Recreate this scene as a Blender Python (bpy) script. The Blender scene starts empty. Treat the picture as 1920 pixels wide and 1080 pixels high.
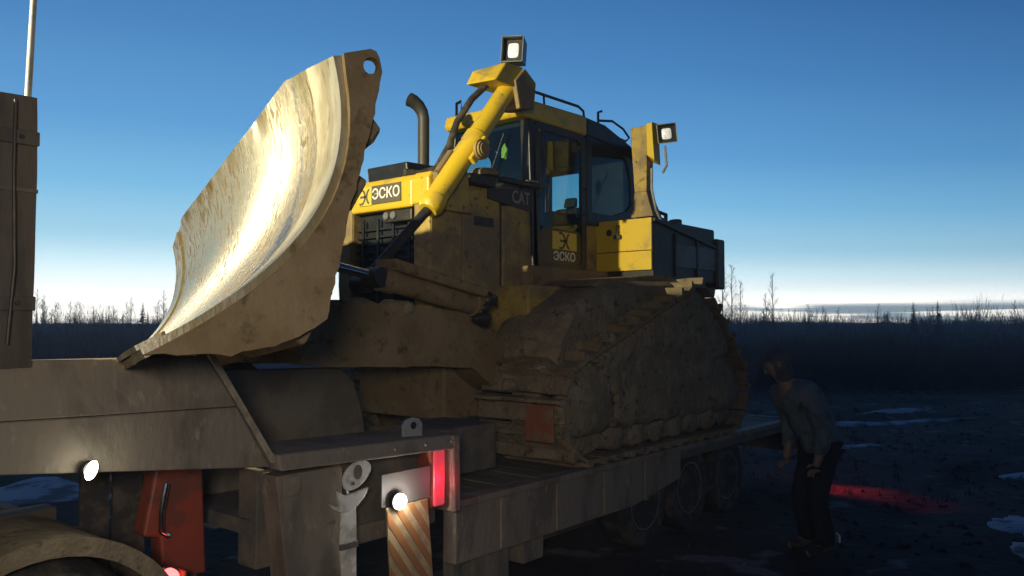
import bpy, bmesh, math, random
from mathutils import Vector, Matrix, noise
random.seed(7)
S = bpy.context.scene
COL = S.collection
V = Vector
# ------------------------------------------------------------------ camera
# world frame: +X = forward of the bulldozer, +Y = its left side, Z=0 = trailer deck
TH = math.radians(40.0)
PITCH = math.atan(65/1500.0)
cam_d = bpy.data.cameras.new('camera'); cam = bpy.data.objects.new('camera', cam_d); COL.objects.link(cam)
cam_d.sensor_fit = 'HORIZONTAL'; cam_d.sensor_width = 36.0; cam_d.lens = 36.0*1500/1920
cam_d.clip_start = 0.05; cam_d.clip_end = 3000
cam.location = (5.056, 5.30, 1.17)
look = V((-math.cos(TH)*math.cos(PITCH), -math.sin(TH)*math.cos(PITCH), math.sin(PITCH)))
cam.rotation_euler = look.to_track_quat('-Z', 'Y').to_euler()
S.camera = cam
# ------------------------------------------------------------------ world: clear dusk sky, sun already below the horizon
W = bpy.data.worlds.new('World'); S.world = W; W.use_nodes = True
nt = W.node_tree; N = nt.nodes; L = nt.links
for n in list(N): N.remove(n)
def wn(t, **k):
    n = N.new(t)
    for a, b in k.items(): setattr(n, a, b)
    return n
def wm(op, a, b=None, c=None, clamp=False):
    n = N.new('ShaderNodeMath'); n.operation = op; n.use_clamp = clamp
    for i, v in enumerate((a, b, c)):
        if v is None: continue
        if hasattr(v, 'links'): L.new(v, n.inputs[i])
        else: n.inputs[i].default_value = v
    return n.outputs[0]
tc = wn('ShaderNodeTexCoord'); sep = wn('ShaderNodeSeparateXYZ'); L.new(tc.outputs['Generated'], sep.inputs[0])
GAZ = math.atan2(-math.sin(TH), -math.cos(TH)) + math.radians(20)   # azimuth of the after-glow
gx, gy = math.cos(GAZ), math.sin(GAZ)
hor = wm('SQRT', wm('ADD', wm('MULTIPLY', sep.outputs[0], sep.outputs[0]), wm('MULTIPLY', sep.outputs[1], sep.outputs[1])))
dot = wm('DIVIDE', wm('ADD', wm('MULTIPLY', sep.outputs[0], gx), wm('MULTIPLY', sep.outputs[1], gy)), wm('MAXIMUM', hor, 0.001))
away = wm('SUBTRACT', 1.0, dot)
zeff = wm('MULTIPLY', wm('MAXIMUM', sep.outputs[2], 0.0), wm('MULTIPLY_ADD', away, .75, .92))
ramp = wn('ShaderNodeValToRGB'); L.new(zeff, ramp.inputs[0])
cr = ramp.color_ramp
def s2l(c): return tuple(((x/255)/12.92 if x/255 <= .04045 else ((x/255+.055)/1.055)**2.4) for x in c)
stops = [(0.0, (255, 250, 236)), (.030, (252, 253, 248)), (.058, (212, 238, 246)), (.092, (164, 214, 238)), (.145, (120, 184, 224)),
         (.21, (88, 152, 205)), (.31, (65, 124, 181)), (.40, (51, 104, 161)), (.65, (26, 66, 118)), (1.0, (15, 44, 90))]
while len(cr.elements) < len(stops): cr.elements.new(0.5)
for e, (p, c) in zip(cr.elements, stops): e.position = p; e.color = (*s2l(c), 1)
# thin cloud bars lying on the horizon
nz = wn('ShaderNodeTexNoise'); nz.inputs['Scale'].default_value = 1.0; nz.inputs['Detail'].default_value = 4
mp = wn('ShaderNodeMapping'); mp.inputs['Scale'].default_value = (3.2, 3.2, 95.0); L.new(tc.outputs['Generated'], mp.inputs[0]); L.new(mp.outputs[0], nz.inputs['Vector'])
band = wn('ShaderNodeMapRange'); band.interpolation_type = 'SMOOTHSTEP'; L.new(nz.outputs['Fac'], band.inputs[0])
band.inputs[1].default_value = .44; band.inputs[2].default_value = .53
lo = wn('ShaderNodeMapRange'); lo.interpolation_type = 'SMOOTHSTEP'; L.new(sep.outputs[2], lo.inputs[0])
lo.inputs[1].default_value = .027; lo.inputs[2].default_value = .017
az = wn('ShaderNodeMapRange'); az.interpolation_type = 'SMOOTHSTEP'; L.new(away, az.inputs[0]); az.inputs[1].default_value = .03; az.inputs[2].default_value = .22; az.inputs[3].default_value = .25
cmask = wm('MULTIPLY', wm('MULTIPLY', wm('MULTIPLY', band.outputs[0], lo.outputs[0]), .9), az.outputs[0])
mix = wn('ShaderNodeMix', data_type='RGBA'); L.new(cmask, mix.inputs['Factor']); L.new(ramp.outputs[0], mix.inputs['A']); mix.inputs['B'].default_value = (.105, .17, .22, 1)
dim = wn('ShaderNodeMapRange'); L.new(away, dim.inputs[0]); dim.inputs[1].default_value = .15; dim.inputs[2].default_value = 1.5; dim.inputs[3].default_value = 1.14; dim.inputs[4].default_value = .35
glow = wn('ShaderNodeMapRange'); glow.interpolation_type = 'SMOOTHSTEP'; L.new(zeff, glow.inputs[0]); glow.inputs[1].default_value = .0; glow.inputs[2].default_value = .10; glow.inputs[3].default_value = 1.75; glow.inputs[4].default_value = 1.0
bg = wn('ShaderNodeBackground'); L.new(mix.outputs['Result'], bg.inputs[0]); L.new(wm('MULTIPLY', dim.outputs[0], glow.outputs[0]), bg.inputs[1])
sky = wn('ShaderNodeTexSky', sky_type='NISHITA'); sky.sun_disc = False; sky.sun_elevation = math.radians(-3.0); sky.sun_rotation = math.pi/2 - GAZ
bg2 = wn('ShaderNodeBackground'); L.new(sky.outputs[0], bg2.inputs[0]); bg2.inputs[1].default_value = .06
add = wn('ShaderNodeAddShader'); L.new(bg.outputs[0], add.inputs[0]); L.new(bg2.outputs[0], add.inputs[1])
wo = wn('ShaderNodeOutputWorld'); L.new(add.outputs[0], wo.inputs[0])
S.view_settings.view_transform = 'Standard'; S.view_settings.look = 'None'; S.view_settings.exposure = 0.0; S.view_settings.gamma = 1.0
S.view_settings.use_curve_mapping = False
# truck work lamp, out of frame left; two added unseen lamps (housings further down)
LAMP_MAIN = V((6.9, 0.6, 3.35)); AIM_MAIN = V((1.6, .3, 2.0)); P_MAIN = 3200
LAMP_SIDE = V((6.35, 6.35, 1.75)); AIM_SIDE = V((2.2, .7, .7)); P_SIDE = 440  # added fill lamp behind the camera, brightens the lower half
LAMP_FAR = V((.5, -12.0, 4.4)); AIM_FAR = V((2.0, .05, 1.8)); P_FAR = 800  # added lamp, placed to put the hot spot on the blade
# ------------------------------------------------------------------ materials
MATS = {}
def newmat(name):
    m = bpy.data.materials.new(name); m.use_nodes = True
    return m, m.node_tree, m.node_tree.nodes['Principled BSDF']
def mat(name, base, rough=.6, metal=0., second=None, scale=6., thr=(.45, .62), bump=.0, bscale=40., third=None, tscale=22., tthr=(.55, .68), stretch=(1, 1, 1), emit=None, estr=0, spec=.5):
    """base colour, optional dirt colour spread by noise, optional finer third colour, optional bump"""
    if name in MATS: return MATS[name]
    m, t, p = newmat(name); nn = t.nodes; ll = t.links
    p.inputs['Roughness'].default_value = rough; p.inputs['Metallic'].default_value = metal
    p.inputs['Specular IOR Level'].default_value = spec
    p.inputs['Base Color'].default_value = (*base, 1)
    tcn = nn.new('ShaderNodeTexCoord'); mpn = nn.new('ShaderNodeMapping'); mpn.inputs['Scale'].default_value = stretch
    geo = nn.new('ShaderNodeNewGeometry'); ll.new(geo.outputs['Position'], mpn.inputs[0])
    def layer(cin, col, sc, th, det=6):
        z = nn.new('ShaderNodeTexNoise'); z.inputs['Scale'].default_value = sc; z.inputs['Detail'].default_value = det; z.inputs['Roughness'].default_value = .62
        ll.new(mpn.outputs[0], z.inputs['Vector'])
        r = nn.new('ShaderNodeMapRange'); r.interpolation_type = 'SMOOTHSTEP'; r.inputs[1].default_value = th[0]; r.inputs[2].default_value = th[1]; ll.new(z.outputs['Fac'], r.inputs[0])
        x = nn.new('ShaderNodeMix'); x.data_type = 'RGBA'; ll.new(r.outputs[0], x.inputs['Factor'])
        if cin is None: x.inputs['A'].default_value = (*base, 1)
        else: ll.new(cin, x.inputs['A'])
        x.inputs['B'].default_value = (*col, 1)
        return x.outputs['Result'], r.outputs[0]
    c = None
    if second: c, f1 = layer(None, second, scale, thr)
    if third: c, f2 = layer(c, third, tscale, tthr)
    if c: ll.new(c, p.inputs['Base Color'])
    if bump:
        z = nn.new('ShaderNodeTexNoise'); z.inputs['Scale'].default_value = bscale; z.inputs['Detail'].default_value = 5; ll.new(mpn.outputs[0], z.inputs['Vector'])
        b = nn.new('ShaderNodeBump'); b.inputs['Strength'].default_value = bump; b.inputs['Distance'].default_value = .02; ll.new(z.outputs['Fac'], b.inputs['Height']); ll.new(b.outputs[0], p.inputs['Normal'])
    if emit: p.inputs['Emission Color'].default_value = (*emit, 1); p.inputs['Emission Strength'].default_value = estr
    MATS[name] = m; return m
MUD = (.20, .145, .075); MUDD = (.10, .075, .042)
M_yel = mat('yellow_paint', (.62, .43, .02), .42, second=(.36, .27, .07), scale=3.5, thr=(.52, .72), third=(.16, .11, .05), tscale=16, tthr=(.62, .74), bump=.08)
M_yeld = mat('dirty_yellow_paint', (.42, .30, .06), .65, second=MUD, scale=2.6, thr=(.36, .6), third=MUDD, tscale=13, tthr=(.56, .7), bump=.25)
M_mud = mat('caked_mud', MUD, .95, second=(.25, .19, .11), scale=3, thr=(.42, .66), third=MUDD, tscale=9, tthr=(.54, .70), bump=.5, bscale=30, spec=.15)
M_mudg = mat('grey_mud', (.19, .152, .095), .95, second=(.25, .205, .135), scale=5, third=(.09, .07, .045), tscale=14, bump=.8, bscale=26, spec=.15)
M_blk = mat('black_paint', (.014, .015, .016), .4, second=(.035, .032, .026), scale=7, thr=(.5, .75), bump=.05)
M_rub = mat('rubber', (.022, .021, .02), .85, second=(.075, .062, .045), scale=7, bump=.3)
M_dark = mat('dark_metal', (.03, .03, .03), .5, metal=.3, second=(.06, .05, .035), scale=9)
M_chr = mat('chrome_rod', (.55, .55, .55), .18, metal=1., second=(.2, .17, .12), scale=10, thr=(.55, .75))
M_steel = mat('worn_steel', (.30, .25, .13), .42, metal=.45, second=(.46, .42, .29), scale=5, stretch=(1, 1, .35), thr=(.45, .6), third=(.16, .10, .035), tscale=14, tthr=(.58, .7), bump=.12, bscale=55)
M_trl = mat('trailer_paint', (.19, .16, .12), .75, second=(.12, .10, .075), scale=3.5, stretch=(1, 1, .45), third=(.27, .225, .16), tscale=15, tthr=(.57, .72), bump=.3, bscale=30)
M_trd = mat('trailer_dark', (.085, .08, .07), .8, second=(.14, .115, .08), scale=5, bump=.2)
M_brd = mat('brown_board', (.085, .072, .060), .85, second=(.055, .045, .038), scale=7, stretch=(1, 1, .25), bump=.4, bscale=30)
M_wood = mat('deck_wood', (.12, .10, .075), .9, second=(.19, .15, .10), scale=5, stretch=(3, .3, 1), bump=.4)
M_red = mat('red_paint', (.24, .050, .026), .5, second=(.14, .045, .028), scale=6, bump=.1)
M_wht = mat('white_paint', (.62, .60, .54), .6, second=(.40, .37, .30), scale=9)
M_pole = mat('grey_pole', (.26, .265, .245), .5, second=(.18, .18, .16), scale=8)
M_rusty = mat('bare_red_steel', (.24, .085, .04), .7, second=MUD, scale=9, thr=(.5, .6), bump=.3)
M_fab = mat('grey_jacket', (.115, .15, .17), .95, second=(.075, .10, .115), scale=9, bump=.5, bscale=30)
M_trous = mat('dark_trousers', (.018, .019, .024), .95, bump=.3)
M_skin = mat('skin', (.24, .15, .11), .6)
M_seat = mat('seat_cloth', (.03, .03, .035), .9)
M_lens = mat('lamp_lens', (.85, .86, .88), .12, second=(.6, .62, .66), scale=60, emit=(.9, .95, 1.), estr=.22)  # unlit lens; faint emission stands in for reflected light
M_lit = mat('lit_lamp', (1, 1, 1), .3, emit=(1., .96, .88), estr=90)
M_litw = mat('lit_work_lamp', (1, 1, 1), .3, emit=(1., .97, .8), estr=30)
M_redl = mat('red_lamp', (.5, .02, .04), .25, emit=(1., .13, .18), estr=.30)
M_redh = mat('red_lamp_hot', (.6, .05, .05), .25, emit=(1., .10, .10), estr=5)
M_org = mat('orange_reflective', (.26, .125, .05), .5, second=(.30, .13, .04), scale=8)
M_pale = mat('pale_reflective', (.38, .28, .155), .5, second=(.27, .195, .11), scale=8)
M_signy = mat('sign_yellow', (.65, .50, .08), .5); M_signd = mat('sign_dark', (.035, .033, .03), .5); M_signw = mat('sign_white', (.75, .74, .70), .5); M_signg = mat('sign_grey', (.11, .095, .06), .5)
M_vest = mat('hi_vis', (.4, .55, .05), .7, emit=(.5, .8, .05), estr=.03)
M_bark = mat('bark', (.055, .045, .04), .95, second=(.10, .085, .075), scale=3)
M_twig = mat('twig', (.028, .024, .024), .95)
M_need = mat('needles', (.018, .028, .02), .95, second=(.03, .04, .028), scale=5)
def glass_mat():
    m, t, p = newmat('cab_glass'); nn = t.nodes; ll = t.links
    tr = nn.new('ShaderNodeBsdfTransparent'); tr.inputs[0].default_value = (.74, .86, .87, 1)
    gl = nn.new('ShaderNodeBsdfGlossy'); gl.inputs['Roughness'].default_value = .06; gl.inputs[0].default_value = (.8, .85, .9, 1)
    fr = nn.new('ShaderNodeLayerWeight'); fr.inputs[0].default_value = .5
    pw = nn.new('ShaderNodeMath'); pw.operation = 'POWER'; ll.new(fr.outputs['Facing'], pw.inputs[0]); pw.inputs[1].default_value = 3.5
    fm = nn.new('ShaderNodeMath'); fm.operation = 'MULTIPLY_ADD'; ll.new(pw.outputs[0], fm.inputs[0]); fm.inputs[1].default_value = .4; fm.inputs[2].default_value = .03
    mx = nn.new('ShaderNodeMixShader'); ll.new(fm.outputs[0], mx.inputs[0]); ll.new(tr.outputs[0], mx.inputs[1]); ll.new(gl.outputs[0], mx.inputs[2])
    ll.new(mx.outputs[0], nn['Material Output'].inputs[0]); return m
M_glass = glass_mat()
def blade_mat():
    m, t, p = newmat('polished_blade'); nn = t.nodes; ll = t.links
    geo = nn.new('ShaderNodeTexCoord')
    def no(sc, det, st):
        mp = nn.new('ShaderNodeMapping'); mp.inputs['Scale'].default_value = st; ll.new(geo.outputs['Object'], mp.inputs[0])
        z = nn.new('ShaderNodeTexNoise'); z.inputs['Scale'].default_value = sc; z.inputs['Detail'].default_value = det; z.inputs['Roughness'].default_value = .6; ll.new(mp.outputs[0], z.inputs[0]); return z.outputs['Fac']
    def rng(v, a, b, c=0., d=1.):
        r = nn.new('ShaderNodeMapRange'); r.interpolation_type = 'SMOOTHSTEP'
        for i, x in enumerate((a, b, c, d)): r.inputs[i+1].default_value = x
        ll.new(v, r.inputs[0]); return r.outputs[0]
    def mixc(f, a, b):
        x = nn.new('ShaderNodeMix'); x.data_type = 'RGBA'; ll.new(f, x.inputs['Factor'])
        for k, v in (('A', a), ('B', b)):
            if hasattr(v, 'links'): ll.new(v, x.inputs[k])
            else: x.inputs[k].default_value = (*v, 1)
        return x.outputs['Result']
    # object space is world aligned: vertical scratches, rust/mud film patches
    big = rng(no(1.6, 6, (1, 1, .6)), .42, .60)
    scr = rng(no(17, 9, (1.2, 1.2, .6)), .51, .58)
    pm = nn.new('ShaderNodeMath'); pm.operation = 'MULTIPLY'; ll.new(scr, pm.inputs[0]); ll.new(rng(no(1.9, 4, (1, 1, .8)), .42, .60, .12, 1.), pm.inputs[1]); scr = pm.outputs[0]
    fine = rng(no(38, 4, (1.2, 1.2, .45)), .46, .62)
    c = mixc(big, (.215, .168, .058), (.245, .178, .042))
    c = mixc(fine, c, (.26, .205, .080))
    c = mixc(scr, c, (.15, .098, .027))
    ll.new(c, p.inputs['Base Color'])
    p.inputs['Metallic'].default_value = .58
    ll.new(rng(scr, 0, 1, .27, .56), p.inputs['Roughness'])
    b = nn.new('ShaderNodeBump'); b.inputs['Strength'].default_value = .07; b.inputs['Distance'].default_value = .02
    ad = nn.new('ShaderNodeMath'); ad.operation = 'ADD'; ll.new(scr, ad.inputs[0]); ll.new(fine, ad.inputs[1]); ll.new(ad.outputs[0], b.inputs['Height']); ll.new(b.outputs[0], p.inputs['Normal'])
    return m
M_blade = blade_mat()
def ground_mat():
    m, t, p = newmat('frozen_soil'); nn = t.nodes; ll = t.links
    geo = nn.new('ShaderNodeNewGeometry')
    def no(sc, det=6):
        z = nn.new('ShaderNodeTexNoise'); z.inputs['Scale'].default_value = sc; z.inputs['Detail'].default_value = det; ll.new(geo.outputs['Position'], z.inputs['Vector']); return z.outputs['Fac']
    a = nn.new('ShaderNodeValToRGB'); ll.new(no(.5, 8), a.inputs[0])
    a.color_ramp.elements[0].position = .35; a.color_ramp.elements[0].color = (.030, .026, .026, 1); a.color_ramp.elements[1].position = .7; a.color_ramp.elements[1].color = (.085, .072, .066, 1)
    s = nn.new('ShaderNodeMapRange'); s.interpolation_type = 'SMOOTHSTEP'; ll.new(no(1.7, 9), s.inputs[0]); s.inputs[1].default_value = .60; s.inputs[2].default_value = .68; s.inputs[4].default_value = .35
    x = nn.new('ShaderNodeMix'); x.data_type = 'RGBA'; ll.new(s.outputs[0], x.inputs['Factor']); ll.new(a.outputs[0], x.inputs['A']); x.inputs['B'].default_value = (.30, .31, .33, 1)
    ll.new(x.outputs['Result'], p.inputs['Base Color']); p.inputs['Roughness'].default_value = .95; p.inputs['Specular IOR Level'].default_value = .1
    b = nn.new('ShaderNodeBump'); b.inputs['Strength'].default_value = .8; b.inputs['Distance'].default_value = .05; ll.new(no(9, 8), b.inputs['Height']); ll.new(b.outputs[0], p.inputs['Normal'])
    return m
M_gnd = ground_mat()
M_snow = mat('snow', (.36, .39, .43), .9, second=(.12, .12, .125), scale=2.2, thr=(.46, .58), bump=.5, bscale=14)
# ------------------------------------------------------------------ mesh helpers
WL = {}
class MB:
    """collects shapes, builds ONE mesh object; coordinates are world coordinates"""
    def __init__(s): s.v = []; s.f = []
    def add(s, vs, fs):
        o = len(s.v); s.v += [tuple(v) for v in vs]; s.f += [tuple(i+o for i in f) for f in fs]; return s
    def box(s, x0, x1, y0, y1, z0, z1, M=None):
        vs = [V((x, y, z)) for x in (x0, x1) for y in (y0, y1) for z in (z0, z1)]
        if M is not None: vs = [M @ v for v in vs]
        return s.add(vs, [(0, 1, 3, 2), (4, 6, 7, 5), (0, 4, 5, 1), (2, 3, 7, 6), (0, 2, 6, 4), (1, 5, 7, 3)])
    def hexa(s, a, b):
        """two quads a and b (4 points each)"""
        return s.add(list(a)+list(b), [(3, 2, 1, 0), (4, 5, 6, 7), (0, 1, 5, 4), (1, 2, 6, 5), (2, 3, 7, 6), (3, 0, 4, 7)])
    def prism(s, poly, axis, a, b, M=None):
        """polygon (2D) extruded along axis from a to b; axis y: poly=(x,z); x: (y,z); z: (x,y)"""
        def p3(p, h): return {'y': V((p[0], h, p[1])), 'x': V((h, p[0], p[1])), 'z': V((p[0], p[1], h))}[axis]
        n = len(poly); vs = [p3(p, a) for p in poly]+[p3(p, b) for p in poly]
        if M is not None: vs = [M @ v for v in vs]
        return s.add(vs, [tuple(range(n))[::-1], tuple(range(n, 2*n))]+[(i, (i+1) % n, n+(i+1) % n, n+i) for i in range(n)])
    def tube(s, pts, rs, n=12, caps=True):
        pts = [V(p) for p in pts]
        if not isinstance(rs, (list, tuple)): rs = [rs]*len(pts)
        o = len(s.v); up = None
        for i, p in enumerate(pts):
            d = (pts[min(i+1, len(pts)-1)]-pts[max(i-1, 0)]).normalized()
            if up is None: up = d.orthogonal().normalized()
            up = (up-d*up.dot(d)).normalized(); sd = d.cross(up)
            for k in range(n):
                a = 2*math.pi*k/n; s.v.append(tuple(p+(up*math.cos(a)+sd*math.sin(a))*rs[i]))
        for i in range(len(pts)-1):
            for k in range(n):
                s.f.append((o+i*n+k, o+i*n+(k+1) % n, o+(i+1)*n+(k+1) % n, o+(i+1)*n+k))
        if caps: s.f.append(tuple(o+k for k in range(n))[::-1]); s.f.append(tuple(o+(len(pts)-1)*n+k for k in range(n)))
        return s
    def lathe(s, prof, c, axis, n=24):
        """profile (radius, height) turned about axis vector through c"""
        ax = V(axis).normalized(); u = ax.orthogonal().normalized(); w = ax.cross(u); o = len(s.v); c = V(c)
        for r, h in prof:
            for k in range(n):
                a = 2*math.pi*k/n; s.v.append(tuple(c+ax*h+(u*math.cos(a)+w*math.sin(a))*r))
        for i in range(len(prof)-1):
            for k in range(n): s.f.append((o+i*n+k, o+i*n+(k+1) % n, o+(i+1)*n+(k+1) % n, o+(i+1)*n+k))
        s.f.append(tuple(o+k for k in range(n))[::-1]); s.f.append(tuple(o+(len(prof)-1)*n+k for k in range(n)))
        return s
    def mesh(s, name, fix=True):
        me = bpy.data.meshes.new(name); me.from_pydata(s.v, [], s.f)
        if fix:
            bm = bmesh.new(); bm.from_mesh(me); bmesh.ops.recalc_face_normals(bm, faces=bm.faces); bm.to_mesh(me); bm.free()
        return me
    def build(s, name, m, parent=None, smooth=False, bevel=0., fix=True, segs=2):
        me = s.mesh(name, fix); return place(name, me, m, parent, smooth, bevel, segs)
def place(name, me, m, parent=None, smooth=False, bevel=0., segs=2):
    if not me.materials and m: me.materials.append(m)
    o = bpy.data.objects.new(name, me); COL.objects.link(o)
    if parent:
        o.parent = parent; o.location = -WL[parent.name]
    WL[o.name] = V((0, 0, 0))
    if smooth:
        for p in me.polygons: p.use_smooth = True
        md = o.modifiers.new('edges', 'EDGE_SPLIT'); md.split_angle = math.radians(38)
    if bevel:
        md = o.modifiers.new('bevel', 'BEVEL'); md.width = bevel; md.segments = segs; md.limit_method = 'ANGLE'; md.angle_limit = math.radians(35)
    return o
def thing(name, label, cat, loc=(0, 0, 0), group=None):
    o = bpy.data.objects.new(name, None); COL.objects.link(o); o.location = loc; WL[o.name] = V(loc); o.empty_display_size = .2
    return tag(o, label, cat, group)
def tag(o, label, cat, group=None):
    o['label'] = label; o['category'] = cat
    if group: o['group'] = group
    return o
def piece(name, me, parent, M):
    """object sharing mesh data, child of a part whose world matrix is identity (or of a thing)"""
    o = bpy.data.objects.new(name, me); COL.objects.link(o); o.parent = parent
    o.matrix_local = Matrix.Translation(-WL[parent.name]) @ M; return o
def text_mesh(body, size, M, mname, ext=.002):
    cu = bpy.data.curves.new('lettering', 'FONT'); cu.body = body; cu.size = size; cu.extrude = ext; cu.align_x = 'CENTER'; cu.align_y = 'CENTER'; cu.offset = size*.018
    o = bpy.data.objects.new('lettering_tmp', cu); COL.objects.link(o); bpy.context.view_layer.update()
    me = bpy.data.meshes.new_from_object(o.evaluated_get(bpy.context.evaluated_depsgraph_get())); bpy.data.objects.remove(o)
    me.transform(M); me.name = mname; me.materials.clear(); return me
def roughen(me, amp, sc, seed=0, sub=0, only=None):
    bm = bmesh.new(); bm.from_mesh(me)
    if sub: bmesh.ops.subdivide_edges(bm, edges=bm.edges, cuts=sub, use_grid_fill=True)
    bm.normal_update()
    for v in bm.verts:
        n = noise.noise_vector(v.co*sc+V((seed, seed*2.3, 0)))
        v.co += n*amp + noise.noise_vector(v.co*sc*3.1+V((seed, 0, 5)))*amp*.4
    bm.to_mesh(me); bm.free(); return me
# ------------------------------------------------------------------ ground
GZ = -.85
def gheight(x, y):
    h = .10*noise.noise(V((x*.35, y*.35, 1)))+.05*noise.noise(V((x*1.1, y*1.1, 7)))+.022*noise.noise(V((x*3.1, y*3.1, 3)))
    for yr in (3.3, 5.1): h -= .07*math.exp(-((y-yr-.25*math.sin(x*.3))/.22)**2)*(1+.5*noise.noise(V((x*2, yr, 0))))
    d = math.hypot(x+1, y-1)
    h *= min(1, .25+d/14)
    if d > 30: h += (d-30)*.002*noise.noise(V((x*.02, y*.02, 9)))
    return GZ+h
n = 150; co = []
for i in range(-n, n+1):
    t = i/n; co.append(math.copysign(math.sinh(abs(t)*7.2)/math.sinh(7.2)*1400, t))
vs = []; fs = []; m_ = 2*n+1
for a in co:
    for b in co:
        x, y = a-2, b+1.5; vs.append((x, y, gheight(x, y)))
for i in range(2*n):
    for j in range(2*n): fs.append((i*m_+j, (i+1)*m_+j, (i+1)*m_+j+1, i*m_+j+1))
g = MB(); g.v = vs; g.f = fs
go = g.build('ground', M_gnd, fix=False, smooth=False); go['kind'] = 'structure'
for p in go.data.polygons: p.use_smooth = True
def patch(x, y, rx, ry, rot, seed, h=.035):
    b = MB(); nr, na = 9, 40; vs = [(x, y, gheight(x, y)+h)]; fs = []
    for r in range(1, nr+1):
        for k in range(na):
            a = 2*math.pi*k/na; t = r/nr
            wob = 1+.55*noise.noise(V((math.cos(a)*1.6+seed, math.sin(a)*1.6, seed*1.7)))+.25*noise.noise(V((math.cos(a)*5+seed, math.sin(a)*5, 2)))
            u = math.cos(a)*rx*t*wob; w = math.sin(a)*ry*t*wob
            px = x+u*math.cos(rot)-w*math.sin(rot); py = y+u*math.sin(rot)+w*math.cos(rot)
            vs.append((px, py, gheight(px, py)+h*(1-t**3)*1.0-(.03 if r == nr else 0)+.012*noise.noise(V((px*4, py*4, 0)))))
    for k in range(na): fs.append((0, 1+k, 1+(k+1) % na))
    for r in range(nr-1):
        for k in range(na): fs.append((1+r*na+k, 1+(r+1)*na+k, 1+(r+1)*na+(k+1) % na, 1+r*na+(k+1) % na))
    b.add(vs, fs); o = b.build('snow_patch', M_snow, smooth=True); o['kind'] = 'structure'
for a in [(1.2, -5.2, 1.5, .9, .3, 1), (.4, -3.9, .5, .8, .8, 2), (2.2, -7.4, 2.2, .8, .2, 3), (-12.5, .6, 2.4, .35, -.45, 4), (-14.6, .2, 1.1, .25, -.4, 5),
          (-4.35, 4.05, .55, .28, .3, 6), (-3.9, 4.25, .5, .14, .4, 7), (-3.2, 4.2, .35, .12, .4, 8), (-7.5, 3.6, .7, .16, -.2, 9), (-9.5, 3.8, .8, .2, -.3, 10), (-11, 4.6, 1, .2, -.3, 11), (-8.2, 1.3, .6, .12, -.4, 12)]:
    patch(*a)
# ------------------------------------------------------------------ bulldozer
DZ = thing('bulldozer', 'muddy yellow crawler bulldozer with raised blade standing on the low trailer', 'bulldozer', (-1.6, 0, 0))
# ---- blade: swung 19 degrees to the right, tilted and pitched back because it is lifted
BP = (2.953, .05, .786, .333, .1, .511); BW = 4.723; BH = 1.7; BS = .367; BQ = -.43; BCW = .67; BCH = .10
def bw(u, f, v):
    bx, by, bz, yaw, roll, pit = BP
    f2 = f*math.cos(pit)-v*math.sin(pit); v2 = f*math.sin(pit)+v*math.cos(pit)
    u3 = u*math.cos(roll)-v2*math.sin(roll); v3 = u*math.sin(roll)+v2*math.cos(roll)
    return V((bx+f2*math.cos(yaw)+u3*math.sin(yaw), by-f2*math.sin(yaw)+u3*math.cos(yaw), bz+v3))
def bf(t): return -4*BS*t*(1-t)*(1+BQ*(.5-t))
def ttop(u):
    k = abs(u)-(BW/2-BCW); return 1.0 if k <= 0 else 1-BCH/BH*k/BCW
def bnorm(t):
    d = (bf(t+.01)-bf(t-.01))/(.02*BH); L_ = math.hypot(1, d); return 1/L_, -d/L_       # (f,v) normal facing forward
def sheet(us, t0, off, thick, nt=28, jag=0., ttopf=ttop, seed=0):
    b = MB(); nu = len(us); fr = []; bk = []
    for u in us:
        for j in range(nt+1):
            tt = ttopf(u); t = t0+(tt-t0)*j/nt; nf, nv = bnorm(t)
            f, v = bf(t), BH*t
            if j == nt and jag: v += jag*(noise.noise(V((u*5, seed, 0)))-.5*abs(noise.noise(V((u*17, 1, seed)))))
            dent = .006*noise.noise(V((u*1.7, t*3, seed+2)))
            fr.append(bw(u, f+nf*(off+dent), v+nv*(off+dent))); bk.append(bw(u, f+nf*(off-thick), v+nv*(off-thick)))
    o = len(fr); fs = []; st = nt+1
    for i in range(nu-1):
        for j in range(nt):
            a, c = i*st+j, (i+1)*st+j
            fs.append((a, c, c+1, a+1)); fs.append((o+a, o+a+1, o+c+1, o+c))
    for i in range(nu-1):
        a, c = i*st, (i+1)*st; fs.append((a, o+a, o+c, c)); a += nt; c += nt; fs.append((a, c, o+c, o+a))
    for j in range(nt):
        a = j; fs.append((a, a+1, o+a+1, o+a)); a = (nu-1)*st+j; fs.append((a, o+a, o+a+1, a+1))
    return b.add(fr+bk, fs)
STW = .34
us = [-BW/2+STW+(BW-2*STW)*i/56 for i in range(57)]
blade = sheet(us, .045, 0, .035, jag=.035, seed=3).build('blade', M_blade, DZ, smooth=True)
for sg in (1, -1):
    us2 = sorted(sg*(BW/2-STW*k/6+(.008 if k == 6 else 0)*-1) for k in range(7))
    sheet(us2, .045, .014, .045, jag=.012, seed=5+sg).build('wear_strip', M_blade if sg < 0 else M_steel, blade, smooth=True)
sheet([-BW/2+.02+(BW-.04)*i/40 for i in range(41)], .04, .028, .02, nt=5, ttopf=lambda u: .10).build('cutting_edge', M_steel, blade, smooth=True)
plate = [(-.117, 1.615), (-.207, 1.715), (-.235, 1.722), (-.262, 1.703), (-.303, 1.654), (-.318, 1.6), (-.35, 1.498), (-.387, 1.371), (-.476, .989), (-.546, .754), (-.613, .528), (-.579, .47), (-.518, .372), (-.44, .30), (-.341, .211), (-.2, .14), (-.06, .062)]
plate += [(bf(t)-.02, BH*t) for t in [.06+.04*i for i in range(22)]]
rp_ = []
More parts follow.
